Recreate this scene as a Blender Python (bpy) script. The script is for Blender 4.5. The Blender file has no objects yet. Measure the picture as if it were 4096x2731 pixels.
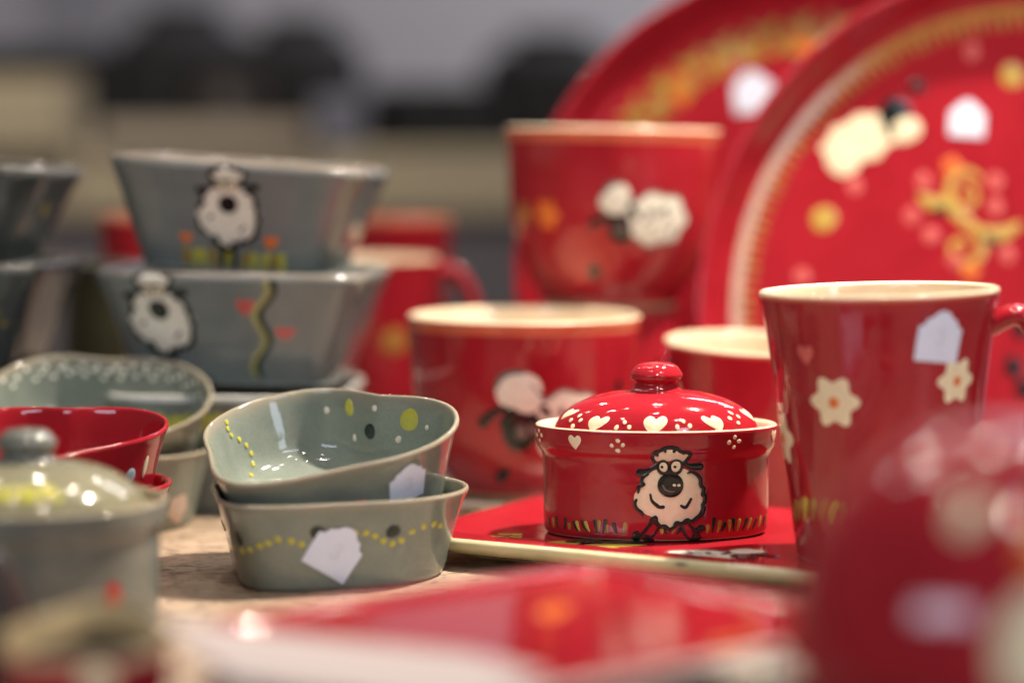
import bpy, math, random
from mathutils import Vector, Matrix
random.seed(7)
R = math.radians
PI = math.pi
scene = bpy.context.scene
COL = scene.collection

# ------------------------------------------------------------------ camera
cam_d = bpy.data.cameras.new("camera")
cam = bpy.data.objects.new("camera", cam_d)
COL.objects.link(cam)
cam.location = (0.0, 0.0, 0.178)
cam.rotation_euler = (R(90 - 4.73), 0, 0)
cam_d.sensor_width = 36.0
cam_d.lens = 85.0
cam_d.clip_start = 0.02
cam_d.clip_end = 60.0
cam_d.dof.use_dof = True
cam_d.dof.focus_distance = 1.012
cam_d.dof.aperture_fstop = 2.35
cam_d.dof.aperture_blades = 0
scene.camera = cam

# ------------------------------------------------------------------ world and lamps
world = bpy.data.worlds.new("World")
scene.world = world
world.use_nodes = True
wb = world.node_tree.nodes["Background"]
wb.inputs[0].default_value = (0.66, 0.60, 0.56, 1)
wb.inputs[1].default_value = 0.13

def aim(o, target):
    d = Vector(target) - o.location
    o.rotation_euler = d.to_track_quat('-Z', 'Y').to_euler()

def lamp(name, loc, target, power, color, size, size_y=None, shape='DISK', spread=180):
    l = bpy.data.lights.new(name, 'AREA')
    l.energy = power
    l.color = color
    l.shape = shape
    l.size = size
    if size_y:
        l.size_y = size_y
    l.spread = R(spread)
    o = bpy.data.objects.new(name, l)
    COL.objects.link(o)
    o.location = loc
    aim(o, target)
    return o

WARM = (1.0, 0.87, 0.72)
COOL = (0.74, 0.83, 1.0)
# the stall's bulbs: a warm key above on the right, weaker ones along the canopy, one added front fill
lamp("stall_bulb_key", (0.44, 1.14, 1.05), (0.06, 1.06, 0.05), 3.9, WARM, 0.05, spread=58)
lamp("stall_bulb_top", (0.12, 1.35, 1.15), (0.05, 1.1, 0.0), 2.0, WARM, 0.06)
lamp("jar_fill", (0.10, 0.25, 0.95), (0.10, 0.80, 0.05), 1.9, WARM, 0.04)  # fill added above the front to brighten the domed jar
lamp("stall_bulb_left", (-0.32, 0.62, 1.10), (0.0, 1.1, 0.05), 0.7, WARM, 0.035)
lamp("stall_bulb_rear", (-0.30, 1.75, 1.10), (0.0, 1.1, 0.05), 1.5, WARM, 0.04)
# viewer's side: added low cool fill, a window, a daylight tube over the aisle
lamp("aisle_tube", (-0.62, -0.05, 0.50), (-0.05, 1.1, 0.05), 2.7, COOL, 0.62, 0.12, 'RECTANGLE')  # added fill, set low so it brightens upright faces
lamp("side_window", (0.90, 0.05, 0.31), (-0.10, 1.03, 0.06), 2.5, COOL, 0.24, 0.44, 'RECTANGLE')
lamp("aisle_tube_b", (0.70, -0.10, 0.85), (0.1, 1.1, 0.05), 2.0, (0.82, 0.80, 1.0), 0.5, 0.10, 'RECTANGLE')
for i, (x, y, z, e) in enumerate(((0.10, 0.80, 1.1, 0.4), (-0.45, 1.35, 0.85, 0.4), (0.05, 1.80, 0.8, 0.5), (0.55, 1.7, 0.7, 0.5), (-0.31, 1.10, 0.92, 0.22), (-0.27, 1.11, 0.94, 0.22), (-0.24, 1.10, 0.90, 0.22), (-0.12, 1.12, 0.93, 0.22), (0.10, 1.14, 0.95, 0.22), (0.90, 1.42, 0.14, 0.25))):
    lamp("string_bulb_%d" % i, (x, y, z), (0.0, 1.05, 0.05), e, (1, 0.92, 0.84), 0.016)
lamp("plates_fill", (0.40, 0.45, 1.10), (0.24, 1.35, 0.14), 0.50, WARM, 0.045, spread=45)  # fill added to brighten the standing plates
# fills added to brighten the far wall and the crate on the counter
lamp("far_wall_fill", (1.1, 3.2, 1.9), (0.6, 4.1, 0.4), 56.0, (0.97, 0.95, 1.0), 1.2, 0.2, 'RECTANGLE')
lamp("far_counter_fill", (-0.6, 1.9, 0.9), (-0.5, 2.6, 0.15), 8.0, (1, 0.93, 0.84), 0.1)

vs = scene.view_settings
vs.view_transform = 'Standard'
vs.look = 'None'
vs.exposure = 0.0
vs.gamma = 1.0
vs.use_curve_mapping = False
scene.cycles.use_denoising = True
scene.cycles.max_bounces = 8
scene.cycles.sample_clamp_indirect = 6.0
scene.cycles.caustics_reflective = False
scene.cycles.caustics_refractive = False

# ------------------------------------------------------------------ materials
MATS = {}

def new_mat(name):
    m = bpy.data.materials.new(name)
    m.use_nodes = True
    nt = m.node_tree
    return m, nt, nt.nodes["Principled BSDF"]

GLOSS = 0.5
def ceramic(name, col, col2=None, rough=0.10, scale=60.0, speck=0.0, edge=None, bump=0.02, coat=0.0, wave=0.05):
    """glazed earthenware: mottled glaze, fine specks, rim where the glaze thins, slight hand-made waviness"""
    m, nt, b = new_mat(name)
    N, L = nt.nodes, nt.links
    tc = N.new("ShaderNodeTexCoord")
    n1 = N.new("ShaderNodeTexNoise"); n1.inputs["Scale"].default_value = scale; n1.inputs["Detail"].default_value = 5
    L.new(tc.outputs["Object"], n1.inputs["Vector"])
    mix = N.new("ShaderNodeMix"); mix.data_type = 'RGBA'
    mix.inputs["A"].default_value = (*col, 1)
    c2 = col2 or tuple(c * 0.72 for c in col)
    mix.inputs["B"].default_value = (*c2, 1)
    rp = N.new("ShaderNodeMapRange"); rp.inputs[1].default_value = 0.35; rp.inputs[2].default_value = 0.7
    L.new(n1.outputs["Fac"], rp.inputs[0]); L.new(rp.outputs[0], mix.inputs["Factor"])
    last = mix.outputs["Result"]
    if speck > 0:
        n2 = N.new("ShaderNodeTexNoise"); n2.inputs["Scale"].default_value = 1500; n2.inputs["Detail"].default_value = 2
        L.new(tc.outputs["Object"], n2.inputs["Vector"])
        r2 = N.new("ShaderNodeMapRange"); r2.inputs[1].default_value = 0.45; r2.inputs[2].default_value = 0.75; r2.inputs[4].default_value = speck
        L.new(n2.outputs["Fac"], r2.inputs[0])
        mx = N.new("ShaderNodeMix"); mx.data_type = 'RGBA'
        mx.inputs["B"].default_value = (*[c * 0.35 for c in col], 1)
        L.new(last, mx.inputs["A"]); L.new(r2.outputs[0], mx.inputs["Factor"])
        last = mx.outputs["Result"]
    if edge:
        at = N.new("ShaderNodeAttribute"); at.attribute_name = "edge"
        n3 = N.new("ShaderNodeTexNoise"); n3.inputs["Scale"].default_value = 220; n3.inputs["Detail"].default_value = 3
        L.new(tc.outputs["Object"], n3.inputs["Vector"])
        md = N.new("ShaderNodeMath"); md.operation = 'MULTIPLY_ADD'; md.inputs[1].default_value = 0.5; md.inputs[2].default_value = -0.25
        L.new(n3.outputs["Fac"], md.inputs[0])
        ad = N.new("ShaderNodeMath"); ad.operation = 'ADD'; ad.use_clamp = True
        L.new(at.outputs["Fac"], ad.inputs[0]); L.new(md.outputs[0], ad.inputs[1])
        rr = N.new("ShaderNodeMapRange"); rr.inputs[1].default_value = 0.15; rr.inputs[2].default_value = 0.95
        L.new(ad.outputs[0], rr.inputs[0])
        mx = N.new("ShaderNodeMix"); mx.data_type = 'RGBA'
        mx.inputs["B"].default_value = (*edge, 1)
        L.new(last, mx.inputs["A"]); L.new(rr.outputs[0], mx.inputs["Factor"])
        last = mx.outputs["Result"]
    L.new(last, b.inputs["Base Color"])
    b.inputs["Roughness"].default_value = rough
    b.inputs["IOR"].default_value = 1.5
    b.inputs["Coat Weight"].default_value = coat
    b.inputs["Coat Roughness"].default_value = 0.05
    # roughness variation and waviness
    n4 = N.new("ShaderNodeTexNoise"); n4.inputs["Scale"].default_value = 90; n4.inputs["Detail"].default_value = 3
    L.new(tc.outputs["Object"], n4.inputs["Vector"])
    n5 = N.new("ShaderNodeTexNoise"); n5.inputs["Scale"].default_value = 900; n5.inputs["Detail"].default_value = 2
    L.new(tc.outputs["Object"], n5.inputs["Vector"])
    bp = N.new("ShaderNodeBump"); bp.inputs["Strength"].default_value = wave; bp.inputs["Distance"].default_value = 0.004
    L.new(n4.outputs["Fac"], bp.inputs["Height"])
    bp2 = N.new("ShaderNodeBump"); bp2.inputs["Strength"].default_value = bump; bp2.inputs["Distance"].default_value = 0.001
    L.new(n5.outputs["Fac"], bp2.inputs["Height"]); L.new(bp.outputs["Normal"], bp2.inputs["Normal"])
    L.new(bp2.outputs["Normal"], b.inputs["Normal"])
    rr2 = N.new("ShaderNodeMapRange"); rr2.inputs[3].default_value = rough * 0.7 * GLOSS; rr2.inputs[4].default_value = rough * 1.5 * GLOSS
    L.new(n4.outputs["Fac"], rr2.inputs[0]); L.new(rr2.outputs[0], b.inputs["Roughness"])
    MATS[name] = m
    return m

def plain(name, col, rough=0.5, var=0.8, scale=40, bump=0.0, stretch=None):
    m, nt, b = new_mat(name)
    N, L = nt.nodes, nt.links
    tc = N.new("ShaderNodeTexCoord")
    mp = N.new("ShaderNodeMapping")
    if stretch:
        mp.inputs["Scale"].default_value = stretch
    L.new(tc.outputs["Object"], mp.inputs["Vector"])
    n1 = N.new("ShaderNodeTexNoise"); n1.inputs["Scale"].default_value = scale; n1.inputs["Detail"].default_value = 6
    L.new(mp.outputs[0], n1.inputs["Vector"])
    mix = N.new("ShaderNodeMix"); mix.data_type = 'RGBA'
    mix.inputs["A"].default_value = (*col, 1)
    mix.inputs["B"].default_value = (*[c * var for c in col], 1)
    L.new(n1.outputs["Fac"], mix.inputs["Factor"])
    L.new(mix.outputs["Result"], b.inputs["Base Color"])
    b.inputs["Roughness"].default_value = rough
    if bump:
        bp = N.new("ShaderNodeBump"); bp.inputs["Strength"].default_value = bump; bp.inputs["Distance"].default_value = 0.002
        L.new(n1.outputs["Fac"], bp.inputs["Height"]); L.new(bp.outputs["Normal"], b.inputs["Normal"])
    MATS[name] = m
    return m

RED = ceramic("red_glaze", (0.365, 0.016, 0.027), (0.31, 0.012, 0.021), 0.12, 45, 0.10)
CREAM = ceramic("cream_glaze", (0.78, 0.66, 0.48), (0.70, 0.57, 0.40), 0.14, 50, 0.05)
REDDISH = ceramic("thin_red_glaze", (0.62, 0.16, 0.08), (0.55, 0.10, 0.05), 0.14, 90)
GREY = ceramic("grey_green_glaze", (0.225, 0.260, 0.222), (0.180, 0.210, 0.178), 0.11, 55, 0.35, edge=(0.29, 0.26, 0.195))
SLATE = ceramic("slate_grey_glaze", (0.185, 0.218, 0.208), (0.152, 0.184, 0.176), 0.12, 55, 0.25, edge=(0.26, 0.20, 0.155))
CHAR = ceramic("charcoal_glaze_shade", (0.03, 0.03, 0.03), None, 0.25, 55)  # the dome's own glaze; inside the egg cup it paints shade
CLAY = plain("bare_clay", (0.46, 0.32, 0.20), 0.7, 0.7, 200)
P_CREAM = ceramic("cream_paint", (0.84, 0.76, 0.53), (0.78, 0.68, 0.46), 0.12, 200, 0.12)
P_WOOL = ceramic("wool_white_paint", (0.84, 0.84, 0.72), (0.74, 0.74, 0.63), 0.12, 260, 0.15)
P_BLACK = ceramic("black_paint", (0.012, 0.014, 0.014), (0.006, 0.012, 0.011), 0.10, 200)
P_DGREEN = ceramic("dark_green_paint", (0.012, 0.032, 0.024), (0.006, 0.018, 0.014), 0.12, 200)
P_OLIVE = ceramic("olive_paint", (0.36, 0.25, 0.045), (0.24, 0.17, 0.03), 0.12, 200)
P_YELLOW = ceramic("yellow_green_paint", (0.50, 0.48, 0.07), (0.42, 0.40, 0.06), 0.12, 200)
P_PALEY = ceramic("pale_green_paint", (0.42, 0.42, 0.16), None, 0.12, 200)
P_GOLD = ceramic("gold_ochre_paint", (0.42, 0.20, 0.05), (0.30, 0.13, 0.035), 0.15, 150)
P_OCHRE = ceramic("ochre_paint", (0.52, 0.36, 0.075), (0.40, 0.27, 0.06), 0.15, 150)
P_ORANGE = ceramic("orange_paint", (0.75, 0.19, 0.035), (0.62, 0.13, 0.025), 0.15, 150)
P_RED = ceramic("red_paint", (0.48, 0.02, 0.025), (0.36, 0.015, 0.02), 0.15, 150)
P_PINK = ceramic("pink_red_paint", (0.62, 0.13, 0.12), (0.5, 0.09, 0.08), 0.15, 150)
P_WHITE = ceramic("white_paint", (0.78, 0.72, 0.62), (0.70, 0.62, 0.52), 0.14, 200)
P_GREY = ceramic("grey_paint", (0.16, 0.145, 0.135), None, 0.2, 200)
P_BLUE = ceramic("pale_blue_paint", (0.36, 0.48, 0.55), None, 0.15, 150)
PAPER = plain("tag_paper", (0.71, 0.78, 0.94), 0.65, 0.94, 120)
KRAFT = plain("kraft_paper", (0.55, 0.42, 0.35), 0.7, 0.85, 120)
INK = plain("tag_ink", (0.64, 0.66, 0.76), 0.6, 0.9, 300)
WOODB = plain("far_board_wood", (0.42, 0.345, 0.225), 0.55, 0.7, 6, stretch=(1, 6, 6))
CARD = plain("cardboard", (0.38, 0.31, 0.23), 0.8, 0.8, 20)
SKIRT = plain("counter_cloth", (0.13, 0.115, 0.125), 0.9, 0.7, 8)
WALLM = plain("far_wall_paint", (0.36, 0.345, 0.365), 0.8, 0.92, 3)
DARKW = plain("black_ware", (0.010, 0.010, 0.012), 0.9, 0.6, 20)
PALE = plain("pale_plastic", (0.20, 0.20, 0.25), 0.6, 0.8, 10)
WHITEC = ceramic("white_glaze", (0.74, 0.72, 0.68), (0.66, 0.64, 0.6), 0.2, 50)

# table: rough printed sheet, beige with dark fibres
def table_mat():
    m, nt, b = new_mat("table_sheet")
    N, L = nt.nodes, nt.links
    tc = N.new("ShaderNodeTexCoord")
    mp = N.new("ShaderNodeMapping"); mp.inputs["Scale"].default_value = (1.0, 1.6, 1.0); mp.inputs["Rotation"].default_value = (0, 0, R(12))
    L.new(tc.outputs["Object"], mp.inputs["Vector"])
    n1 = N.new("ShaderNodeTexNoise"); n1.inputs["Scale"].default_value = 26; n1.inputs["Detail"].default_value = 6; n1.inputs["Roughness"].default_value = 0.6
    n2 = N.new("ShaderNodeTexNoise"); n2.inputs["Scale"].default_value = 120; n2.inputs["Detail"].default_value = 6; n2.inputs["Roughness"].default_value = 0.65; n2.inputs["Distortion"].default_value = 0.6
    for n in (n1, n2):
        L.new(mp.outputs[0], n.inputs["Vector"])
    cr = N.new("ShaderNodeValToRGB")
    cr.color_ramp.elements[0].position = 0.30; cr.color_ramp.elements[0].color = (0.24, 0.17, 0.115, 1)
    cr.color_ramp.elements[1].position = 0.66; cr.color_ramp.elements[1].color = (0.50, 0.38, 0.28, 1)
    L.new(n1.outputs["Fac"], cr.inputs[0])
    r2 = N.new("ShaderNodeMapRange"); r2.inputs[1].default_value = 0.52; r2.inputs[2].default_value = 0.62; r2.inputs[4].default_value = 0.9
    L.new(n2.outputs["Fac"], r2.inputs[0])
    mx = N.new("ShaderNodeMix"); mx.data_type = 'RGBA'
    mx.inputs["B"].default_value = (0.12, 0.085, 0.06, 1)
    L.new(cr.outputs[0], mx.inputs["A"]); L.new(r2.outputs[0], mx.inputs["Factor"])
    L.new(mx.outputs["Result"], b.inputs["Base Color"])
    b.inputs["Roughness"].default_value = 0.5
    bp = N.new("ShaderNodeBump"); bp.inputs["Strength"].default_value = 0.4; bp.inputs["Distance"].default_value = 0.001
    L.new(n2.outputs["Fac"], bp.inputs["Height"]); L.new(bp.outputs["Normal"], b.inputs["Normal"])
    return m
TABLE = table_mat()

# ------------------------------------------------------------------ object helpers
def mesh_obj(name, verts, faces, mats, midx=None, parent=None, edge=None, smooth=True):
    me = bpy.data.meshes.new(name)
    me.from_pydata([tuple(v) for v in verts], [], faces)
    for m in mats:
        me.materials.append(m)
    if midx:
        me.polygons.foreach_set("material_index", midx)
    if smooth:
        me.polygons.foreach_set("use_smooth", [True] * len(me.polygons))
    if edge:
        a = me.attributes.new("edge", 'FLOAT', 'POINT')
        a.data.foreach_set("value", edge)
    me.update()
    o = bpy.data.objects.new(name, me)
    COL.objects.link(o)
    if parent:
        o.parent = parent
    return o

def thing(name, label, cat, loc=(0, 0, 0), rot=(0, 0, 0), group=None):
    o = bpy.data.objects.new(name, None)
    o.empty_display_size = 0.02
    COL.objects.link(o)
    o.location = loc
    o.rotation_euler = rot
    o["label"] = label
    o["category"] = cat
    if group:
        o["group"] = group
    return o

# outlines: theta 0 faces the viewer (-y), theta grows to the right (+x); unit-less, in metres
def oval(a, b):
    return lambda t: (a * math.sin(t), -b * math.cos(t))

def rsquare(a, n=7.0, yaw=0.0, b=None):
    b = b or a
    cy, sy = math.cos(yaw), math.sin(yaw)
    def f(t):
        x, y = math.sin(t), -math.cos(t)
        k = (abs(x) ** n + abs(y) ** n) ** (-1.0 / n)
        x, y = a * x * k, b * y * k
        return (x * cy - y * sy, x * sy + y * cy)
    return f

def heart(w, dent_at, dent=0.15, tip=0.19):
    """soft heart; dent_at = theta of the dent; w = half width"""
    def f(t):
        p = (t - dent_at + PI) % (2 * PI) - PI
        q = PI - abs(p)
        r = 1.0 - dent * math.exp(-(p / 0.46) ** 2) + tip * math.exp(-(q / 0.42) ** 2) + 0.05 * math.cos(2 * (abs(p) - 0.95)) - 0.05 * math.exp(-((q - 0.85) / 0.4) ** 2)
        return (w * r * math.sin(t), -w * r * math.cos(t))
    return f

def smooth_profile(pts, n=6):
    """Catmull-Rom through (s, z, mat, edge); mat of the segment's start"""
    out = []
    for i in range(len(pts) - 1):
        p0 = pts[max(i - 1, 0)]; p1 = pts[i]; p2 = pts[i + 1]; p3 = pts[min(i + 2, len(pts) - 1)]
        for k in range(n):
            u = k / n
            def cr(j):
                return 0.5 * (2 * p1[j] + (p2[j] - p0[j]) * u + (2 * p0[j] - 5 * p1[j] + 4 * p2[j] - p3[j]) * u * u + (3 * p1[j] - p0[j] - 3 * p2[j] + p3[j]) * u ** 3)
            out.append((max(cr(0), 0.0), cr(1), p1[2], p1[3] + (p2[3] - p1[3]) * u))
    out.append(pts[-1])
    return out

def loft(name, outline, prof, mats, parent=None, n=112, zfun=None, wob=0.0):
    """prof = [(scale, z, mat, edge)] from the bottom centre outside, over the rim, to the inner bottom centre"""
    V, F, M, E = [], [], [], []
    pts = [outline(2 * PI * i / n) for i in range(n)]
    ph = random.random() * 6
    for (s, z, m, e) in prof:
        for i, (x, y) in enumerate(pts):
            a = 2 * PI * i / n
            w = 1 + wob * (math.sin(2 * a + ph) + 0.6 * math.sin(3 * a + 2 * ph))
            zz = z + (zfun(a, s, z) if zfun else 0.0)
            V.append((x * s * w, y * s * w, zz)); E.append(e)
    for j in range(len(prof) - 1):
        for i in range(n):
            k = (i + 1) % n
            F.append((j * n + i, j * n + k, (j + 1) * n + k, (j + 1) * n + i)); M.append(prof[j][2])
    for j, rev in ((0, True), (len(prof) - 1, False)):
        if prof[j][0] > 1e-5:
            ring = [j * n + i for i in range(n)]
            F.append(ring[::-1] if rev else ring); M.append(prof[j][2])
    return mesh_obj(name, V, F, mats, M, parent, E)

class Surf:
    """one side of a lofted wall, to paint on"""
    def __init__(self, outline, branch, inner=False):
        self.o, self.inner = outline, inner
        self.b = [(p[0], p[1]) for p in branch]
        self.len = [0.0]
        w = math.hypot(*outline(0))
        for i in range(1, len(self.b)):
            (s0, z0), (s1, z1) = self.b[i - 1], self.b[i]
            self.len.append(self.len[-1] + math.hypot((s1 - s0) * w, z1 - z0))
        self.n = 720
        self.pts = [outline(2 * PI * i / self.n) for i in range(self.n)]
    def at(self, v):
        v = min(max(v, 0.0), self.len[-1] - 1e-7)
        for i in range(1, len(self.len)):
            if v <= self.len[i]:
                u = (v - self.len[i - 1]) / max(self.len[i] - self.len[i - 1], 1e-9)
                a, b = self.b[i - 1], self.b[i]
                return a[0] + (b[0] - a[0]) * u, a[1] + (b[1] - a[1]) * u
        return self.b[-1]
    def v_of_z(self, z):
        best, bv = 1e9, 0
        for k in range(400):
            v = self.len[-1] * k / 399
            d = abs(self.at(v)[1] - z)
            if d < best:
                best, bv = d, v
        return bv
    def theta_of_x(self, x, s, back=False):
        best, bt = 1e9, 0
        for i, (px, py) in enumerate(self.pts):
            if (py > 0) == back:
                d = abs(px * s - x)
                if d < best:
                    best, bt = d, 2 * PI * i / self.n
        return bt
    def P(self, t, v):
        s, z = self.at(v)
        x, y = self.o(t)
        return Vector((x * s, y * s, z))
    def mapper(self, x=None, z=None, theta=None, back=False, rot=0.0, v=None):
        v0 = self.v_of_z(z) if v is None else v
        s0 = self.at(v0)[0]
        t0 = theta if theta is not None else self.theta_of_x(x, s0, back)
        sgn = -1.0 if self.inner else 1.0
        cr, sr = math.cos(rot), math.sin(rot)
        # metres per radian near t0, integrated
        e = 0.01
        N = 160
        span = 2.4
        tab = [(0.0, 0.0)]
        for d in (1, -1):
            acc, prev = 0.0, Vector(self.o(t0)) * s0
            lst = []
            for k in range(1, N):
                t = t0 + d * span * k / N
                q = Vector(self.o(t)) * s0
                acc += (q - prev).length; prev = q
                lst.append((d * acc, t - t0))
            tab = tab + lst if d == 1 else lst[::-1] + tab
        def ang(a):
            lo, hi = 0, len(tab) - 1
            a = min(max(a, tab[0][0]), tab[-1][0])
            while hi - lo > 1:
                m = (lo + hi) // 2
                if tab[m][0] <= a: lo = m
                else: hi = m
            u = (a - tab[lo][0]) / max(tab[hi][0] - tab[lo][0], 1e-12)
            return t0 + tab[lo][1] + (tab[hi][1] - tab[lo][1]) * u
        def f(px, py, off):
            qx, qy = px * cr - py * sr, px * sr + py * cr
            t = ang(sgn * qx); vv = min(max(v0 + qy, 1e-5), self.len[-1] - 1e-5)
            h = 2e-4
            p = self.P(t, vv)
            dt = self.P(t + h * 10, vv) - self.P(t - h * 10, vv)
            dv = self.P(t, min(vv + h, self.len[-1] - 1e-6)) - self.P(t, max(vv - h, 0))
            nn = dt.cross(dv)
            if nn.length < 1e-14: nn = Vector((0, 0, 1))
            nn.normalize()
            return p + nn * (off if not self.inner else -off)
        return f

def flat_mapper(x0, y0, z, rot=0.0, hfun=None):
    c, s = math.cos(rot), math.sin(rot)
    def f(px, py, off):
        x, y = x0 + px * c - py * s, y0 + px * s + py * c
        return Vector((x, y, (hfun(x, y) if hfun else z) + off))
    return f

class Paint:
    """paint laid on a surface: blobs and brush strokes with a little body"""
    def __init__(self, f, unit=1.0, relief=0.00022):
        self.f, self.u, self.rel = f, unit, relief
        self.V, self.F, self.M, self.mats = [], [], [], []
        self.layer = 0
        self.step = 0.00010
    def mi(self, m):
        if m not in self.mats: self.mats.append(m)
        return self.mats.index(m)
    def put(self, x, y, d):
        off = 0.00008 + self.layer * self.step + self.rel * d
        self.V.append(self.f(x * self.u, y * self.u, off)); return len(self.V) - 1
    def blob(self, pts, mat, c=None, rings=5, smooth=2):
        if c is None:
            c = (sum(p[0] for p in pts) / len(pts), sum(p[1] for p in pts) / len(pts))
        for _ in range(smooth):
            q = []
            for i in range(len(pts)):
                a, b = pts[i], pts[(i + 1) % len(pts)]
                q.append((0.75 * a[0] + 0.25 * b[0], 0.75 * a[1] + 0.25 * b[1]))
                q.append((0.25 * a[0] + 0.75 * b[0], 0.25 * a[1] + 0.75 * b[1]))
            pts = q
        if sum(pts[i][0] * pts[(i + 1) % len(pts)][1] - pts[(i + 1) % len(pts)][0] * pts[i][1] for i in range(len(pts))) < 0:
            pts = pts[::-1]
        m = self.mi(mat); n = len(pts)
        rs = [1 - (k / rings) ** 1.6 for k in range(rings)]
        rows = []
        for r in rs:
            d = (1 - r ** 6) if r < 1 else 0.0
            d = 0.0 if r >= 1 else min(1.0, (1 - r) * 5)
            rows.append([self.put(c[0] + (p[0] - c[0]) * r, c[1] + (p[1] - c[1]) * r, d) for p in pts])
        cc = self.put(c[0], c[1], 1.0)
        for k in range(rings - 1):
            for i in range(n):
                j = (i + 1) % n
                self.F.append((rows[k][i], rows[k][j], rows[k + 1][j], rows[k + 1][i])); self.M.append(m)
        for i in range(n):
            self.F.append((rows[-1][i], rows[-1][(i + 1) % n], cc)); self.M.append(m)
        self.layer += 1
        return self
    def ell(self, cx, cy, rx, ry, mat, rot=0.0, n=20, wob=0.05, rings=3):
        c, s = math.cos(rot), math.sin(rot); ph = random.random() * 6
        pts = []
        for i in range(n):
            a = 2 * PI * i / n
            w = 1 + wob * math.sin(2 * a + ph) + wob * 0.6 * math.sin(3 * a + ph * 2)
            x, y = rx * w * math.cos(a), ry * w * math.sin(a)
            pts.append((cx + x * c - y * s, cy + x * s + y * c))
        return self.blob(pts, mat, (cx, cy), rings, 0)
    def stroke(self, pts, w, mat, jit=0.06):
        """brush stroke through pts; w number or list of widths"""
        ws = w if isinstance(w, (list, tuple)) else [w] * len(pts)
        if len(ws) != len(pts):
            ws = [ws[0] + (ws[-1] - ws[0]) * i / (len(pts) - 1) for i in range(len(pts))]
        P = []
        for i in range(len(pts) - 1):
            p0 = pts[max(i - 1, 0)]; p1 = pts[i]; p2 = pts[i + 1]; p3 = pts[min(i + 2, len(pts) - 1)]
            for k in range(5):
                u = k / 5
                q = [0.5 * (2 * p1[j] + (p2[j] - p0[j]) * u + (2 * p0[j] - 5 * p1[j] + 4 * p2[j] - p3[j]) * u * u + (3 * p1[j] - p0[j] - 3 * p2[j] + p3[j]) * u ** 3) for j in (0, 1)]
                P.append((q[0], q[1], (ws[i] + (ws[i + 1] - ws[i]) * u) * (1 + random.uniform(-jit, jit))))
        P.append((*pts[-1], ws[-1]))
        # round caps
        def cap(a, b, wd, end):
            dx, dy = b[0] - a[0], b[1] - a[1]
            l = math.hypot(dx, dy) or 1
            out = []
            for k in (1, 2, 3):
                an = PI / 2 * k / 3
                out.append((a[0] - dx / l * wd / 2 * math.sin(an), a[1] - dy / l * wd / 2 * math.sin(an), wd * max(math.cos(an), 0.04)))
            return out
        P = cap(P[0], P[1], P[0][2], 0)[::-1] + P + cap(P[-1], P[-2], P[-1][2], 1)
        m = self.mi(mat)
        rows = []
        for i, (x, y, wd) in enumerate(P):
            a, b = P[max(i - 1, 0)], P[min(i + 1, len(P) - 1)]
            dx, dy = b[0] - a[0], b[1] - a[1]
            l = math.hypot(dx, dy) or 1
            nx, ny = -dy / l, dx / l
            rows.append([self.put(x + nx * wd / 2 * k, y + ny * wd / 2 * k, 1 - k * k) for k in (1, 0.6, 0, -0.6, -1)])
        for i in range(len(rows) - 1):
            for k in range(4):
                self.F.append((rows[i][k], rows[i][k + 1], rows[i + 1][k + 1], rows[i + 1][k])); self.M.append(m)
        self.layer += 1
        return self
    def build(self, name, parent):
        return mesh_obj(name, self.V, self.F, self.mats, self.M, parent)

HEART = [(0, -10), (3, -6.5), (7, -2.2), (9.3, 2.5), (8.6, 6.5), (5.6, 8.6), (2.4, 7.6), (0, 4.6), (-2.4, 7.6), (-5.6, 8.6), (-8.6, 6.5), (-9.3, 2.5), (-7, -2.2), (-3, -6.5)]
def heart_paint(f, size, mat, parent, name="painted_heart", squash=1.0, skew=0.0):
    p = Paint(f, size / 20.0)
    p.blob([(x + skew * y, y * squash) for x, y in HEART], mat, (0, 1), 4, 2)
    return p.build(name, parent)
def dots_paint(f, r, d, mat, parent, name="painted_dot_flower"):
    p = Paint(f, 1.0)
    for k, (dx, dy) in enumerate(((0.15, 1), (1.15, 0.15), (0.1, -1), (-1.1, 0.0))):
        p.ell(dx * d, dy * d, r * random.uniform(0.9, 1.15), r * random.uniform(0.85, 1.0), mat, random.uniform(0, 3), 14, 0.06, 3); p.layer = 0
    return p.build(name, parent)

def flower_paint(f, size, parent, petals=6, name="painted_flower", cm=None, pm=None):
    p = Paint(f, size)
    pts = []
    for i in range(petals * 6):
        a = 2 * PI * i / (petals * 6)
        r = 0.86 + 0.15 * math.cos(petals * a)
        pts.append((r * math.cos(a), r * math.sin(a)))
    p.blob(pts, pm or P_CREAM, (0, 0), 4, 0)
    p.ell(0, -0.03, 0.22, 0.24, cm or P_ORANGE)
    return p.build(name, parent)

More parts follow.
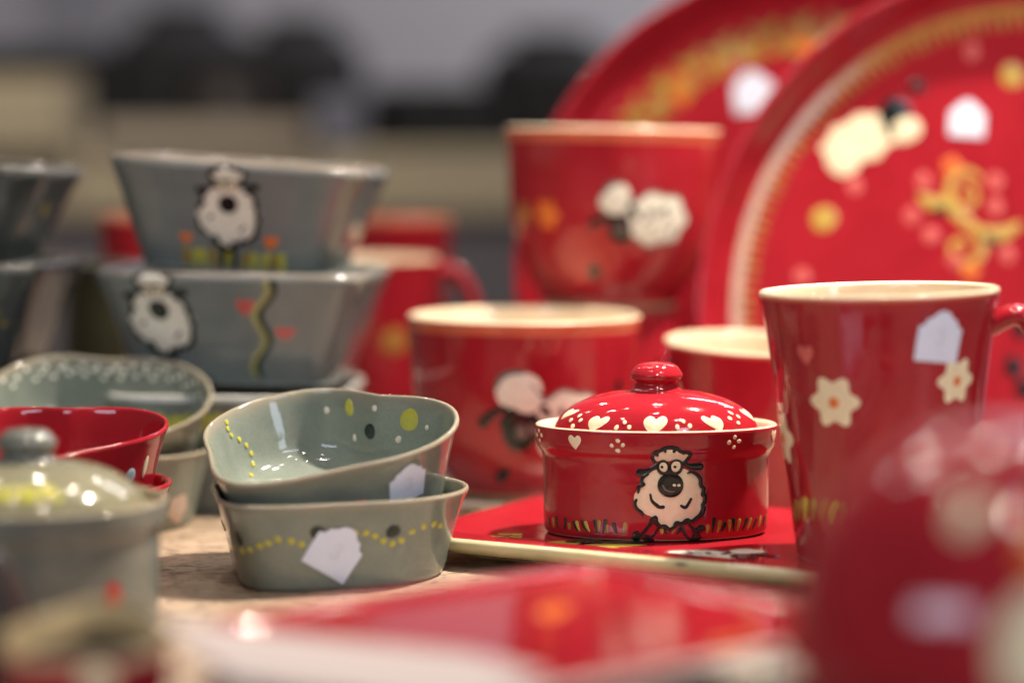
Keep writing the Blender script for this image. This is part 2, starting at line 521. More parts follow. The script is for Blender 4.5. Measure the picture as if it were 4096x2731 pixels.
# the sheep of the lidded pot, drawn on a 1725-wide sketch grid (centre 860, foot line 1480)
def sheep_front(f0, unit, parent, detail=True, wool=None, legs=True, name="painted_sheep", mouthy=False):
    wool = wool or (P_CREAM if detail else P_WOOL)
    f = f0 if detail else (lambda x, y, o: f0(x * 0.80, y * 1.06, o))
    p = Paint(f, unit, 0.00016 if detail else 0.0003)
    g = lambda L: [(x - 860, 1480 - y) for x, y in L]
    p.blob(g([(535, 650), (600, 585), (690, 545), (790, 560), (880, 540), (1000, 530), (1080, 565), (1160, 605), (1212, 690), (1245, 770), (1298, 790), (1303, 835), (1268, 900), (1262, 960), (1238, 1060), (1205, 1120), (1150, 1185), (1050, 1195), (950, 1225), (885, 1285), (815, 1285), (755, 1255), (690, 1185), (640, 1145), (560, 1115), (505, 1055), (450, 1020), (428, 950), (425, 880), (455, 825), (485, 770), (540, 740), (520, 690)]), wool, (0, 600), 7, 2)
    p.layer = 1
    p.blob(g([(655, 380), (720, 335), (790, 285), (880, 280), (960, 300), (1010, 330), (1065, 355), (1085, 385), (1040, 450), (980, 440), (900, 420), (840, 445), (760, 430), (690, 445)]), wool, (0, 1110), 4, 2)
    bk = P_BLACK
    p.layer = 2
    for pts, w in (
        ([(668, 450), (645, 380), (675, 315), (735, 295), (790, 258), (860, 250), (925, 268), (965, 308), (1030, 318), (1080, 340), (1062, 400), (1035, 445)], 44),
        ([(700, 350), (690, 330)], 40), ([(890, 300), (900, 280)], 40), ([(1000, 325), (1003, 312)], 36), ([(790, 300), (780, 285)], 34),
        ([(590, 600), (535, 645), (520, 700), (540, 738), (492, 765), (478, 838)], [36, 40, 40, 48, 44, 26]),
        ([(455, 930), (440, 990), (475, 1055), (515, 1085), (535, 1120)], [34, 36, 34, 40, 30]),
        ([(640, 1195), (680, 1160), (690, 1210), (740, 1265), (795, 1262), (850, 1300), (905, 1275), (938, 1222), (1000, 1238), (1060, 1190), (1120, 1202), (1195, 1150), (1245, 1110), (1262, 1040), (1250, 1010), (1276, 950), (1275, 880), (1248, 875), (1262, 800), (1222, 745), (1218, 665), (1160, 603), (1100, 578), (1065, 592)], [60, 70, 56, 52, 48, 44, 46, 56, 48, 58, 46, 52, 56, 60, 48, 46, 52, 44, 52, 48, 46, 40, 34, 22]),
    ):
        p.stroke(g(pts), w if detail else (w * 1.15 if not isinstance(w, list) else [q * 1.15 for q in w]), bk)
    p.layer = 3
    if detail:
        p.stroke(g([(622, 862), (640, 940), (690, 992), (730, 1022), (775, 1022)]), [24, 36, 48, 44, 46], bk)
        p.stroke(g([(1110, 925), (1072, 995), (1040, 1030), (992, 1008)]), [34, 38, 42, 34], bk)
    p.layer = 4
    p.stroke(g([(700, 485), (630, 545), (560, 575), (495, 585)]), [40, 50, 74, 92], bk)
    p.stroke(g([(1005, 455), (1070, 495), (1130, 512), (1215, 512)]), [34, 56, 84, 92], bk)
    p.layer = 5
    gx, gy = (1.0, 1.0) if detail else (0.72, 0.76)
    p.ell(-90, 965, 78 * gx, 98 * gy, bk, 0, 24, 0.02); p.layer = 5
    p.ell(68, 972, 86 * gx, 100 * gy, bk, 0, 24, 0.02); p.layer = 5
    if detail:
        p.ell(0, 900, 80, 90, bk, 0, 24, 0.02)
    p.layer = 6
    p.ell(2, 738, 154 if detail else 128, 158 if detail else 118, bk, 0, 32, 0.012, 5)
    p.layer = 7
    p.ell(-85, 968, 47, 62, P_CREAM, 0.1, 20, 0.03); p.layer = 7
    p.ell(62, 975, 55, 68, P_CREAM, -0.1, 20, 0.03)
    p.layer = 8
    p.ell(-103, 969, 20, 20, bk); p.layer = 8
    p.ell(50, 970, 21, 21, bk); p.layer = 8
    if detail:
        p.ell(45, 737, 21, 18, P_CREAM); p.layer = 8
        p.ell(100, 735, 20, 18, P_CREAM); p.layer = 8
        p.stroke(g([(768, 745), (795, 795), (845, 822), (905, 824)]), [20, 22, 20, 14], P_GREY)
    else:
        p.layer = 3
        p.stroke(g([(600, 930), (640, 900)]), 40, P_DGREEN); p.stroke(g([(1030, 1060), (1090, 1010)]), 40, P_DGREEN)
        p.ell(10, 720, 34, 40, P_GREY); 
    if legs and detail:
        p.layer = 2
        p.stroke(g([(645, 1215), (590, 1290), (505, 1385)]), [54, 42, 36], bk)
        p.stroke(g([(722, 1285), (690, 1345), (635, 1405)]), [26, 28, 26], bk)
        p.stroke(g([(1005, 1262), (1030, 1345), (1080, 1415), (1140, 1450)]), [22, 26, 28, 30], bk)
        p.stroke(g([(1092, 1250), (1130, 1295), (1170, 1335)]), [24, 30, 60], bk)
        p.layer = 3
        p.ell(-405, 82, 48, 78, bk, -0.1); p.ell(-262, 55, 72, 48, bk, -0.5)
        p.layer = 3
        p.ell(322, 62, 62, 50, bk, 0.2); p.ell(325, 130, 48, 60, bk); p.ell(378, 178, 52, 46, bk)
    elif legs:
        p.layer = 5
        p.stroke(g([(790, 1290), (775, 1400), (768, 1540)]), 78, bk); p.stroke(g([(930, 1290), (945, 1400), (948, 1540)]), 78, bk)
    return p.build(name, parent)

def sheep_side(f, unit, parent, flip=1, name="painted_sheep", legs=True):
    """sheep seen from the side, head at -x (flip=1), about 2 units long"""
    p = Paint(f, unit, 0.0003)
    g = lambda L: [(x * flip, y) for x, y in L]
    body = []
    for i in range(28):
        a = 2 * PI * i / 28
        r = 1 + 0.07 * math.cos(7 * a)
        body.append((0.30 + 0.72 * r * math.cos(a), 0.0 + 0.52 * r * math.sin(a)))
    p.blob(g(body), P_WOOL, (0.30 * flip, 0), 6, 1)
    p.layer = 1
    p.stroke([(0.30 * flip + (x * flip - 0.30 * flip) * 0.97, y * 0.97) for x, y in [(b[0], b[1]) for b in body] + [body[0]]], 0.05, P_GREY, 0.3)
    for k in range(9):
        a = k * 2.4
        p.stroke([((0.30 + 0.40 * math.cos(a) * ((k % 3) + 1) / 3) * flip, 0.33 * math.sin(a) * ((k % 3) + 1) / 3), ((0.38 + 0.40 * math.cos(a) * ((k % 3) + 1) / 3) * flip, 0.05 + 0.33 * math.sin(a) * ((k % 3) + 1) / 3)], 0.05, P_GREY)
        p.layer = 2
    p.layer = 1
    p.ell(-0.52 * flip, 0.36, 0.34, 0.32, P_GREY, 0, 20, 0.10); p.layer = 2
    p.ell(-0.52 * flip, 0.36, 0.31, 0.29, P_WOOL, 0, 20, 0.10)
    p.layer = 2
    p.ell(-0.42 * flip, -0.18, 0.24, 0.30, P_BLACK, 0.3)
    p.layer = 2
    p.stroke(g([(-0.60, 0.06), (-0.80, -0.02), (-0.95, -0.10)]), [0.1, 0.16, 0.18], P_BLACK)
    p.stroke(g([(-0.22, 0.22), (-0.12, 0.08)]), [0.12, 0.14], P_BLACK)
    p.layer = 3
    p.ell(-0.40 * flip, -0.2, 0.10, 0.13, P_GREY)
    p.ell(0.45 * flip, 0.2, 0.06, 0.05, P_DGREEN); p.ell(0.15 * flip, 0.1, 0.05, 0.06, P_DGREEN); p.ell(0.6 * flip, -0.2, 0.06, 0.05, P_DGREEN)
    if legs:
        p.layer = 0
        p.stroke(g([(0.0, -0.45), (-0.15, -0.75), (-0.35, -0.85)]), [0.1, 0.1, 0.2], P_BLACK)
        p.stroke(g([(0.62, -0.42), (0.72, -0.7), (0.66, -0.85)]), [0.1, 0.1, 0.2], P_BLACK)
        p.stroke(g([(1.0, 0.25), (1.18, 0.36)]), [0.1, 0.2], P_BLACK)
    return p.build(name, parent)

def grass_paint(f, pts, parent, name="painted_grass"):
    p = Paint(f, 1.0, 0.0001)
    for (x, h, lean, mat) in pts:
        p.stroke([(x, 0.0006), (x + lean * 0.5, h * 0.5), (x + lean, h)], [0.0007, 0.0013, 0.0018], mat); p.layer = 1 if p.layer > 2 else p.layer
    return p.build(name, parent)

TAGSHAPE = [(-10, -10), (0, -10.1), (10, -10), (10.1, -3), (10, 4), (8.2, 4.6), (7.2, 5.8), (6.8, 7.2), (5.4, 7.6), (4.2, 8.4), (2.6, 10.2), (0, 10.9), (-2.6, 10.2), (-4.2, 8.4), (-5.4, 7.6), (-6.8, 7.2), (-7.2, 5.8), (-8.2, 4.6), (-10, 4), (-10.1, -3)]
def tag_sticker(f, size, parent, mat=None, lift=0.0006, digit=True):
    """small paper price tag with a stepped, rounded top; parent's part"""
    p = Paint(f, size / 20.0, 0.0002)
    p.layer = int(lift / 0.0001)
    p.blob(TAGSHAPE, mat or PAPER, (0, 0), 5, 0)
    o = p.build("price_tag", parent)
    if digit:
        q = Paint(f, size / 20.0, 0.00003)
        q.layer = p.layer + 4
        q.stroke([(-1.6, 2.4), (0.4, 3.2), (1.6, 1.8), (0.2, 0.3), (1.7, -1.4), (0.2, -2.8), (-1.6, -1.9)], 0.5, INK)
        q.build("handwritten_price", o)
    return o

def sweep(name, pts, rw, mat, parent, n=14, k=6):
    """handle: elliptical tube through pts; rw = (radius across, radius along the width axis x-y normal)"""
    P = []
    for i in range(len(pts) - 1):
        p0 = Vector(pts[max(i - 1, 0)]); p1 = Vector(pts[i]); p2 = Vector(pts[i + 1]); p3 = Vector(pts[min(i + 2, len(pts) - 1)])
        for j in range(k):
            u = j / k
            P.append(0.5 * (2 * p1 + (p2 - p0) * u + (2 * p0 - 5 * p1 + 4 * p2 - p3) * u * u + (3 * p1 - p0 - 3 * p2 + p3) * u ** 3))
    P.append(Vector(pts[-1]))
    # plane normal of the handle
    nrm = (Vector(pts[len(pts) // 2]) - Vector(pts[0])).cross(Vector(pts[-1]) - Vector(pts[0])).normalized()
    V, F = [], []
    for i, p in enumerate(P):
        t = (P[min(i + 1, len(P) - 1)] - P[max(i - 1, 0)]).normalized()
        s = t.cross(nrm).normalized()
        for j in range(n):
            a = 2 * PI * j / n
            V.append(p + s * rw[0] * math.cos(a) + nrm * rw[1] * math.sin(a))
    for i in range(len(P) - 1):
        for j in range(n):
            F.append((i * n + j, i * n + (j + 1) % n, (i + 1) * n + (j + 1) % n, (i + 1) * n + j))
    F.append(tuple(range(n))[::-1]); F.append(tuple((len(P) - 1) * n + j for j in range(n)))
    return mesh_obj(name, V, F, [mat], None, parent)

def box(name, x0, x1, y0, y1, z0, z1, mat, parent=None, bev=0.0):
    V = [(x, y, z) for z in (z0, z1) for y in (y0, y1) for x in (x0, x1)]
    F = [(0, 2, 3, 1), (4, 5, 7, 6), (0, 1, 5, 4), (2, 6, 7, 3), (0, 4, 6, 2), (1, 3, 7, 5)]
    o = mesh_obj(name, V, F, [mat], None, parent, smooth=False)
    if bev:
        b = o.modifiers.new("bevel", 'BEVEL'); b.width = bev; b.segments = 3
    return o

def struct(o):
    o["kind"] = "structure"
    return o

# ------------------------------------------------------------------ setting
def extrude_poly(name, pts, z0, z1, mat):
    n = len(pts)
    V = [(x, y, z0) for x, y in pts] + [(x, y, z1) for x, y in pts]
    F = [tuple(range(n))[::-1], tuple(range(n, 2 * n))] + [(i, (i + 1) % n, n + (i + 1) % n, n + i) for i in range(n)]
    return mesh_obj(name, V, F, [mat], smooth=False)

struct(extrude_poly("table", [(-1.1, 0.30), (1.1, 0.30), (1.1, 1.232), (0.118, 1.232), (0.118, 1.352), (-0.012, 1.352), (-0.012, 1.66), (-1.1, 1.66)], -0.03, 0.0, TABLE))
struct(box("rear_shelf", -0.008, 1.1, 1.236, 1.66, -0.135, -0.105, SKIRT))
struct(box("far_wall", -3.0, 3.0, 4.2, 4.3, -1.2, 2.4, WALLM))

# the counter across the aisle
fc = thing("far_counter", "long blurred wooden counter board with grey cloth front, far behind the bowls", "counter", (0, 2.6, 0))
box("board", -2.2, 1.4, 0, 0.75, 0.098, 0.168, WOODB, fc, 0.004)
box("cloth", -2.2, 1.4, 0.02, 0.73, -1.1, 0.096, SKIRT, fc)

# dark wares and boxes on the far counter, far out of focus
def jar(name, label, x, y, z, r, h, mat, neck=0.7, group=None):
    t = thing(name, label, "pot", (x, y, z))
    prof = smooth_profile([(0, 0, 0, 0), (0.75 * r, 0, 0, 0), (0.95 * r, 0.2 * h, 0, 0), (r, 0.5 * h, 0, 0), (0.92 * r, 0.78 * h, 0, 0), (neck * r, 0.92 * h, 0, 0), (neck * r * 1.08, h, 0, 0), (neck * r * 0.9, h * 0.99, 0, 0), (neck * r * 0.8, 0.85 * h, 0, 0), (0, 0.80 * h, 0, 0)], 4)
    loft("body", oval(1, 1), prof, [mat], t, 40)
    return t
jar("dark_jar", "black blurred jar left on the far counter, tallest of the dark wares", -0.385, 2.86, 0.168, 0.085, 0.165, DARKW, 0.55)
jar("dark_jar", "black blurred jar near the middle of the far counter", -0.245, 2.80, 0.168, 0.075, 0.150, DARKW, 0.55)
jar("brown_jar", "dark brown low blurred jar between the two black jars on the far counter", -0.312, 2.70, 0.168, 0.042, 0.085, plain("brown_black", (0.030, 0.022, 0.020), 0.4, 0.7), 0.9)
jar("dark_bowl", "black wide blurred bowl behind the left rim of the red cup on top", 0.050, 2.95, 0.168, 0.090, 0.140, DARKW, 0.55)
jar("dark_bowl", "low black blurred bowl in the gap between grey bowls and red cups", -0.085, 2.90, 0.168, 0.085, 0.075, DARKW, 0.95)
t = thing("black_cloth_roll", "long black rolled cloth lying behind the jars on the far counter", "cloth", (-0.3, 3.05, 0.168))
ro = loft("roll", oval(1, 1), [(0.0, -0.45, 0, 0), (0.036, -0.45, 0, 0), (0.038, -0.44, 0, 0), (0.036, 0.0, 0, 0), (0.038, 0.44, 0, 0), (0.036, 0.45, 0, 0), (0.0, 0.45, 0, 0)], [DARKW], t, 40)
ro.rotation_euler = (0, R(90), 0); ro.location = (0, 0, 0.038)
t = thing("wooden_crate", "pale wooden blurred crate at the left edge of the far counter", "crate", (-0.575, 2.56, 0.168))
for k in range(4):
    box("slat", -0.10, 0.10, 0, 0.006, 0.002 + 0.0195 * k, 0.019 + 0.0195 * k, WOODB, t, 0.001)
    box("slat", -0.10, 0.10, 0.14, 0.146, 0.002 + 0.0195 * k, 0.019 + 0.0195 * k, WOODB, t, 0.001)
for sx in (-0.1, 0.094):
    box("side", sx, sx + 0.006, 0.0065, 0.1395, 0, 0.08, WOODB, t)
box("bottom", -0.0935, 0.0935, 0.0065, 0.1395, 0.001, 0.005, WOODB, t)
t = thing("cardboard_box", "tan low blurred cardboard box in front of the black jars", "box", (-0.32, 2.58, 0.168))
box("carton", -0.12, 0.10, 0, 0.07, 0, 0.030, CARD, t, 0.002)
box("flap", -0.12, 0.10, -0.002, 0.0, 0.010, 0.0298, CARD, t)
t = thing("dark_tray", "black blurred tray standing behind the wooden crate", "tray", (-0.58, 2.80, 0.168))
box("panel", -0.13, 0.12, 0, 0.02, 0, 0.118, DARKW, t, 0.004)
box("rim", -0.13, 0.12, -0.006, -0.0005, 0.108, 0.118, DARKW, t, 0.002)
t = thing("plastic_sheet", "pale bluish blurred sheet hanging upright above the far crate", "sheet", (-0.70, 3.3, 0.168))
box("sheet", 0.05, 0.16, 0, 0.004, 0.02, 0.50, PALE, t)
box("hem", 0.05, 0.16, -0.002, 0.006, 0.0, 0.0195, PALE, t)
t = thing("plastic_cup", "pale grey blurred cup on the far counter right of the black jars", "cup", (-0.185, 2.62, 0.168))
loft("body", oval(1, 1), smooth_profile([(0, 0, 0, 0), (0.02, 0, 0, 0), (0.028, 0.05, 0, 0), (0.026, 0.05, 0, 0), (0.019, 0.003, 0, 0), (0, 0.003, 0, 0)], 3), [PALE], t, 32)

# ------------------------------------------------------------------ red square platter under the pot
def platter(name, label, centre, yaw, a, b, rad, zb, th, mats, lip=0.004, group=None):
    """rounded rectangular plate with a shallow lip; local x along a, y along b"""
    t = thing(name, label, "plate", (centre[0], centre[1], zb), (0, 0, yaw), group)
    N = 24
    def outl(inset):
        pts = []
        r = max(rad - inset, 0.004)
        for cx, cy, a0 in ((a - rad, -(b - rad), -PI / 2), (a - rad, b - rad, 0), (-(a - rad), b - rad, PI / 2), (-(a - rad), -(b - rad), PI)):
            for k in range(N):
                an = a0 + PI / 2 * k / (N - 1)
                pts.append((cx + r * math.cos(an), cy + r * math.sin(an)))
        return pts
    rows = [(0.040, 0.0, 1), (0.034, 0.0, 1), (0.012, th * 0.35, 1), (0.003, th * 0.55, 1), (0.0004, th * 0.72, 1), (0.0, th * 0.86, 1), (0.0010, th * 0.97, 1), (0.0028, th, 0), (0.006, th - 0.0002, 0), (0.016, th - lip * 0.55, 0), (0.024, th - lip, 0), (0.030, th - lip, 0), (0.040, th - lip, 0)]
    V, F, M = [], [], []
    n = 4 * N
    for (ins, z, m) in rows:
        for (x, y) in outl(ins):
            V.append((x, y, z))
    for j in range(len(rows) - 1):
        for i in range(n):
            k = (i + 1) % n
            F.append((j * n + i, j * n + k, (j + 1) * n + k, (j + 1) * n + i)); M.append(rows[j][2])
    F.append(tuple(range(n))[::-1]); M.append(1)
    F.append(tuple((len(rows) - 1) * n + i for i in range(n))); M.append(0)
    body = mesh_obj("body", V, F, mats, M, t)
    return t, body

EDGE = ceramic("cream_green_edge", (0.62, 0.55, 0.34), (0.42, 0.40, 0.22), 0.16, 25, 0.1)
ca, sa = math.cos(R(-29)), math.sin(R(-29))
tl, tb = 0.130, 0.075
Lx, Ly = -0.052, 1.012
ctr = (Lx + tl * ca - tb * sa, Ly + tl * sa + tb * ca)
tray, tray_body = platter("square_plate", "red square plate with cream edge lying under the small lidded pot", ctr, R(-29), tl, tb, 0.034, 0.0, 0.013, [RED, EDGE], 0.0016)
TZ = 0.013 - 0.0016
def tray_xy(X, Y):
    dx, dy = X - ctr[0], Y - ctr[1]
    return dx * ca + dy * sa, -dx * sa + dy * ca
x_, y_ = tray_xy(0.083, 0.966)
sheep_side(flat_mapper(x_, y_, TZ, R(29)), 0.024, tray, -1, legs=True)
x_, y_ = tray_xy(0.030, 0.985)
p = Paint(flat_mapper(x_, y_, TZ, R(29)), 1.0)
for (dx, dy, rx, ry, m, ro) in ((0.012, 0.006, 0.014, 0.0035, P_YELLOW, 0.05), (0.002, -0.001, 0.012, 0.003, P_YELLOW, 0.0), (-0.010, 0.010, 0.009, 0.006, P_YELLOW, 0.3), (-0.016, 0.004, 0.005, 0.003, P_YELLOW, 0.0), (0.016, 0.012, 0.012, 0.003, P_DGREEN, 0.1), (0.0, 0.014, 0.008, 0.005, P_DGREEN, 0.4)):
    p.ell(dx, dy, rx, ry, m, ro)
p.build("painted_leaf", tray)
p = Paint(flat_mapper(*tray_xy(-0.002, 1.015), TZ, 0), 1.0)
for k in range(5):
    p.ell(0.004 * math.cos(k * 1.25), 0.006 * math.sin(k * 1.25), 0.003, 0.0026, P_OLIVE); p.layer = 0
p.build("painted_flower", tray)

# ------------------------------------------------------------------ lidded pots (red in focus, grey in the foreground)
def lidded_pot(name, label, loc, out_col, mats, rot=0.0, aspect=0.62, group=None, lid_mats=None):
    """mats: 0 outside, 1 cream inside and rim; unit half width 0.0497 m at the rim"""
    t = thing(name, label, "pot", loc, (0, 0, rot), group)
    o = oval(1.04, aspect * 1.04)
    outer = [(0.0, 0.0012, 2, 0), (0.0400, 0.0012, 2, 0), (0.0440, 0.0004, 2, 0), (0.0452, 0.0010, 0, 0), (0.0459, 0.0030, 0, 0), (0.0462, 0.008, 0, 0), (0.0463, 0.020, 0, 0), (0.0465, 0.030, 0, 0), (0.0466, 0.0335, 0, 0), (0.0472, 0.0352, 0, 0), (0.0485, 0.0372, 0, 0), (0.0492, 0.0395, 0, 0), (0.0495, 0.0425, 0, 0.1), (0.0497, 0.0450, 0, 0.4)]
    inner = [(0.0496, 0.0461, 1, 1.0), (0.0490, 0.0467, 1, 1.0), (0.0480, 0.0464, 1, 0.8), (0.0470, 0.0452, 1, 0.6), (0.0458, 0.0430, 1, 0.4), (0.0436, 0.0425, 1, 0.4), (0.0430, 0.0405, 1, 0.4), (0.0428, 0.030, 1, 0.2), (0.0424, 0.008, 1, 0), (0.0390, 0.0045, 1, 0), (0.0, 0.004, 1, 0)]
    po = smooth_profile(outer, 4)
    pi = smooth_profile(inner, 4)
    loft("body", o, po + pi, mats, t, 128, wob=0.0012)
    # lid: flange, dome, then the knob
    lo = oval(1.04, (aspect + 0.02) * 1.04)
    dome = [(0.0424, 0.0428, 0, 0), (0.0425, 0.0438, 0, 0), (0.0420, 0.0450, 0, 0), (0.0395, 0.0494, 0, 0), (0.0350, 0.0535, 0, 0), (0.0290, 0.0568, 0, 0), (0.0215, 0.0592, 0, 0), (0.0140, 0.0605, 0, 0), (0.0, 0.0609, 0, 0)]
    pd = smooth_profile(dome, 5)
    under = [(0.0, 0.0582, 1, 0), (0.020, 0.0565, 1, 0), (0.034, 0.0505, 1, 0), (0.0405, 0.0428, 1, 0)]
    lid = loft("lid", lo, under[:-1] + [(0.0405, 0.0428, 0, 0)] + pd, lid_mats or mats, t, 112, wob=0.0012)
    ko = oval(1.0, 0.94)
    knob = smooth_profile([(0.0116, 0.0591, 0, 0), (0.0112, 0.0607, 0, 0), (0.0100, 0.0619, 0, 0), (0.0092, 0.0633, 0, 0), (0.0091, 0.0641, 0, 0), (0.0096, 0.0646, 0, 0), (0.0108, 0.0657, 0, 0), (0.0112, 0.0671, 0, 0), (0.0109, 0.0681, 0, 0), (0.0098, 0.0698, 0, 0), (0.0080, 0.0715, 0, 0), (0.0056, 0.0724, 0, 0), (0.0, 0.0728, 0, 0)], 5)
    kn = loft("knob", ko, knob, mats, lid, 56)
    return t, Surf(o, po), Surf(lo, [p for p in pd if p[0] > 0.012]), lid

POT = (0.0616, 1.0265, TZ + 0.0002)
pot, side, top, lid = lidded_pot("lidded_pot", "small red oval lidded pot with a walking sheep painted on its front, in sharp focus", POT, RED, [RED, CREAM, CLAY], aspect=0.62)
m = 1 / 5553.0
sheep_front(side.mapper(x=0.0040, z=0.0004), 3.30e-5, pot)
# rim band: hearts and four-dot flowers
for x, z, s in ((-0.0355, 0.0413, 0.0066), (0.0492, 0.0420, 0.0062)):
    heart_paint(side.mapper(x=x, z=z), s, P_CREAM, pot, squash=1.05)
for th_ in (1.75, 2.3, 2.9, 3.5, 4.1, 4.6):
    heart_paint(side.mapper(theta=th_, z=0.0415), 0.0066, P_CREAM, pot)
for x, z in ((-0.0180, 0.0406), (0.0308, 0.0414), (-0.0500, 0.0422)):
    dots_paint(side.mapper(x=x, z=z), 0.00095, 0.0021, P_CREAM, pot)
# lid: hearts and dots
for x, z, s, sq, sk in ((-0.0262, 0.0488, 0.0098, 0.82, 0.25), (-0.0022, 0.0488, 0.0112, 0.88, 0.18), (0.0232, 0.0490, 0.0098, 0.86, -0.35), (-0.0378, 0.0512, 0.0080, 0.8, 0.5), (0.0388, 0.0508, 0.0080, 0.9, -0.3)):
    heart_paint(top.mapper(x=x, z=z), s, P_CREAM, lid, squash=sq, skew=sk)
for th_ in (2.2, 2.8, 3.5, 4.1):
    heart_paint(top.mapper(theta=th_, z=0.0500), 0.0098, P_CREAM, lid)
for x, z in ((-0.0155, 0.0475), (0.0100, 0.0480), (0.0320, 0.0505), (-0.0350, 0.0492)):
    dots_paint(top.mapper(x=x, z=z), 0.00100, 0.0024, P_CREAM, lid)
gr = []
D_, O_ = P_DGREEN, P_OLIVE
for (px, h, ln, mt) in ((305, 60, 10, D_), (340, 60, -4, O_), (375, 75, -14, D_), (425, 75, 8, D_), (460, 40, 0, O_), (520, 60, -30, D_), (535, 60, -22, P_YELLOW), (590, 70, -34, D_), (610, 62, -30, P_YELLOW), (665, 80, -16, D_), (683, 75, 4, O_), (715, 85, 22, D_), (750, 50, 0, O_), (820, 65, -20, D_), (865, 68, 16, O_), (1160, 36, 0, P_YELLOW), (1200, 40, -18, D_), (1235, 40, 14, O_), (1275, 38, 28, D_), (1510, 48, 6, O_), (1555, 100, 12, D_), (1590, 75, 20, O_), (1615, 60, 34, D_), (1685, 75, -2, O_), (1725, 85, -4, D_), (1752, 75, 18, O_), (1795, 78, 40, D_), (1835, 72, 34, O_), (1875, 62, 42, D_), (1930, 72, 22, O_), (1970, 68, 22, D_), (1998, 72, 14, O_)):
    x = (px - 1146) / 3.412 * m
    # px is across the image: turn it into a position on the front of the oval
    gr.append((x, 1.18 * h / 3.412 * m, ln / 3.412 * m, mt))
for i, (x, h, ln, mt) in enumerate(gr):
    grass_paint(side.mapper(x=max(-0.0474, min(0.0474, x * 1.03)), z=0.0032), [(0, h, ln, mt)], pot)

gpot, gside, gtop, glid = lidded_pot("lidded_pot", "grey lidded pot with yellow-green band on its lid, blurred at the left front", (-0.1790, 0.885, 0), GREY, [ceramic("dull_grey_glaze", (0.19, 0.20, 0.175), None, 0.16, 50, 0.2), ceramic("beige_glaze", (0.44, 0.37, 0.25), None, 0.16, 50), CLAY], 0.0, 0.9, lid_mats=[ceramic("olive_grey_glaze", (0.27, 0.255, 0.165), None, 0.2, 50, 0.2), MATS["beige_glaze"], CLAY])
p = Paint(gtop.mapper(x=-0.018, z=0.0535), 1.0)
for k in range(16):
    p.ell(-0.022 + 0.0038 * k + random.uniform(-.0006, .0006), random.uniform(-0.001, 0.001), 0.0017, 0.0045, P_YELLOW, random.uniform(-0.3, 0.3)); p.layer = 0
p.build("painted_grass", glid)
p = Paint(gside.mapper(x=0.036, z=0.016), 1.0); p.ell(0, 0, 0.0042, 0.0045, P_RED); p.build("painted_dot", gpot)
p = Paint(gside.mapper(x=0.002, z=0.006), 1.0); p.ell(0, 0, 0.0055, 0.005, P_ORANGE); p.build("painted_dot", gpot)
p = Paint(gside.mapper(x=-0.015, z=0.018), 1.0); p.ell(0, 0, 0.0045, 0.0045, P_DGREEN); p.build("painted_dot", gpot)

# ------------------------------------------------------------------ heart bowls
def heart_bowl(name, label, loc, rot, w, dent_at, mats, h=0.036, group=None):
    t = thing(name, label, "bowl", loc, rot, "heart-shaped bowls")
    o = heart(1.0, dent_at)
    outer = [(0.0, 0.0015, 0, 0), (0.70, 0.0015, 0, 0.6), (0.765, 0.0, 0, 0.5), (0.80, 0.0012, 0, 0.0), (0.825, 0.005, 0, 0), (0.865, 0.014, 0, 0), (0.915, 0.024, 0, 0), (0.965, 0.032, 0, 0.15), (0.99, h - 0.0012, 0, 0.8)]
    inner = [(0.985, h, 0, 1.0), (0.965, h + 0.0002, 0, 1.0), (0.945, h - 0.0012, 0, 0.75), (0.915, 0.030, 0, 0.12), (0.875, 0.022, 0, 0), (0.82, 0.0125, 0, 0), (0.73, 0.0080, 0, 0), (0.56, 0.0058, 0, 0), (0.30, 0.0042, 0, 0), (0.0, 0.0036, 0, 0)]
    f = lambda L: [(s * w, z, m_, e) for s, z, m_, e in L]
    po, pi = smooth_profile(f(outer), 4), smooth_profile(f(inner), 4)
    body = loft("body", o, po + pi, mats, t, 144, wob=0.002)
    return t, Surf(o, po), Surf(o, pi[::-1], True)

W = 0.0545
# front stack: lower
hb, hs, hi = heart_bowl("heart_bowl", "grey-green heart bowl with a wavy line of yellow dots, standing under the tilted one", (-0.0745, 0.9920, 0), (0, 0, 0), W, R(180 - 30), [GREY])
dots = [(-0.047, 0.0205), (-0.0442, 0.0190), (-0.0405, 0.0170), (-0.0365, 0.0163), (-0.0325, 0.0165), (-0.0290, 0.0175), (-0.0245, 0.0195), (-0.0212, 0.0208), (-0.0172, 0.0222), (-0.0125, 0.0215), (-0.0085, 0.0200), (0.0120, 0.0235), (0.0165, 0.0232), (0.0202, 0.0218), (0.0232, 0.0195), (0.0268, 0.0180), (0.0302, 0.0192), (0.0345, 0.0225), (0.0392, 0.0240), (0.043, 0.0243), (0.0455, 0.0230)]
for (x, z) in dots:
    p = Paint(hs.mapper(x=x, z=z), 1.0, 0.0003); p.ell(0, 0, 0.00155, 0.0014, P_YELLOW); p.build("painted_dot", hb)
for (x, z) in ((-0.0335, 0.0215), (-0.002, 0.0245), (0.0272, 0.0232)):
    p = Paint(hs.mapper(x=x, z=z), 1.0, 0.0003); p.ell(0, 0, 0.0030, 0.0030, P_DGREEN); p.build("painted_dot", hb)
tag_sticker(hs.mapper(x=0.0045, z=0.0165, rot=R(-33)), 0.0208, hb)
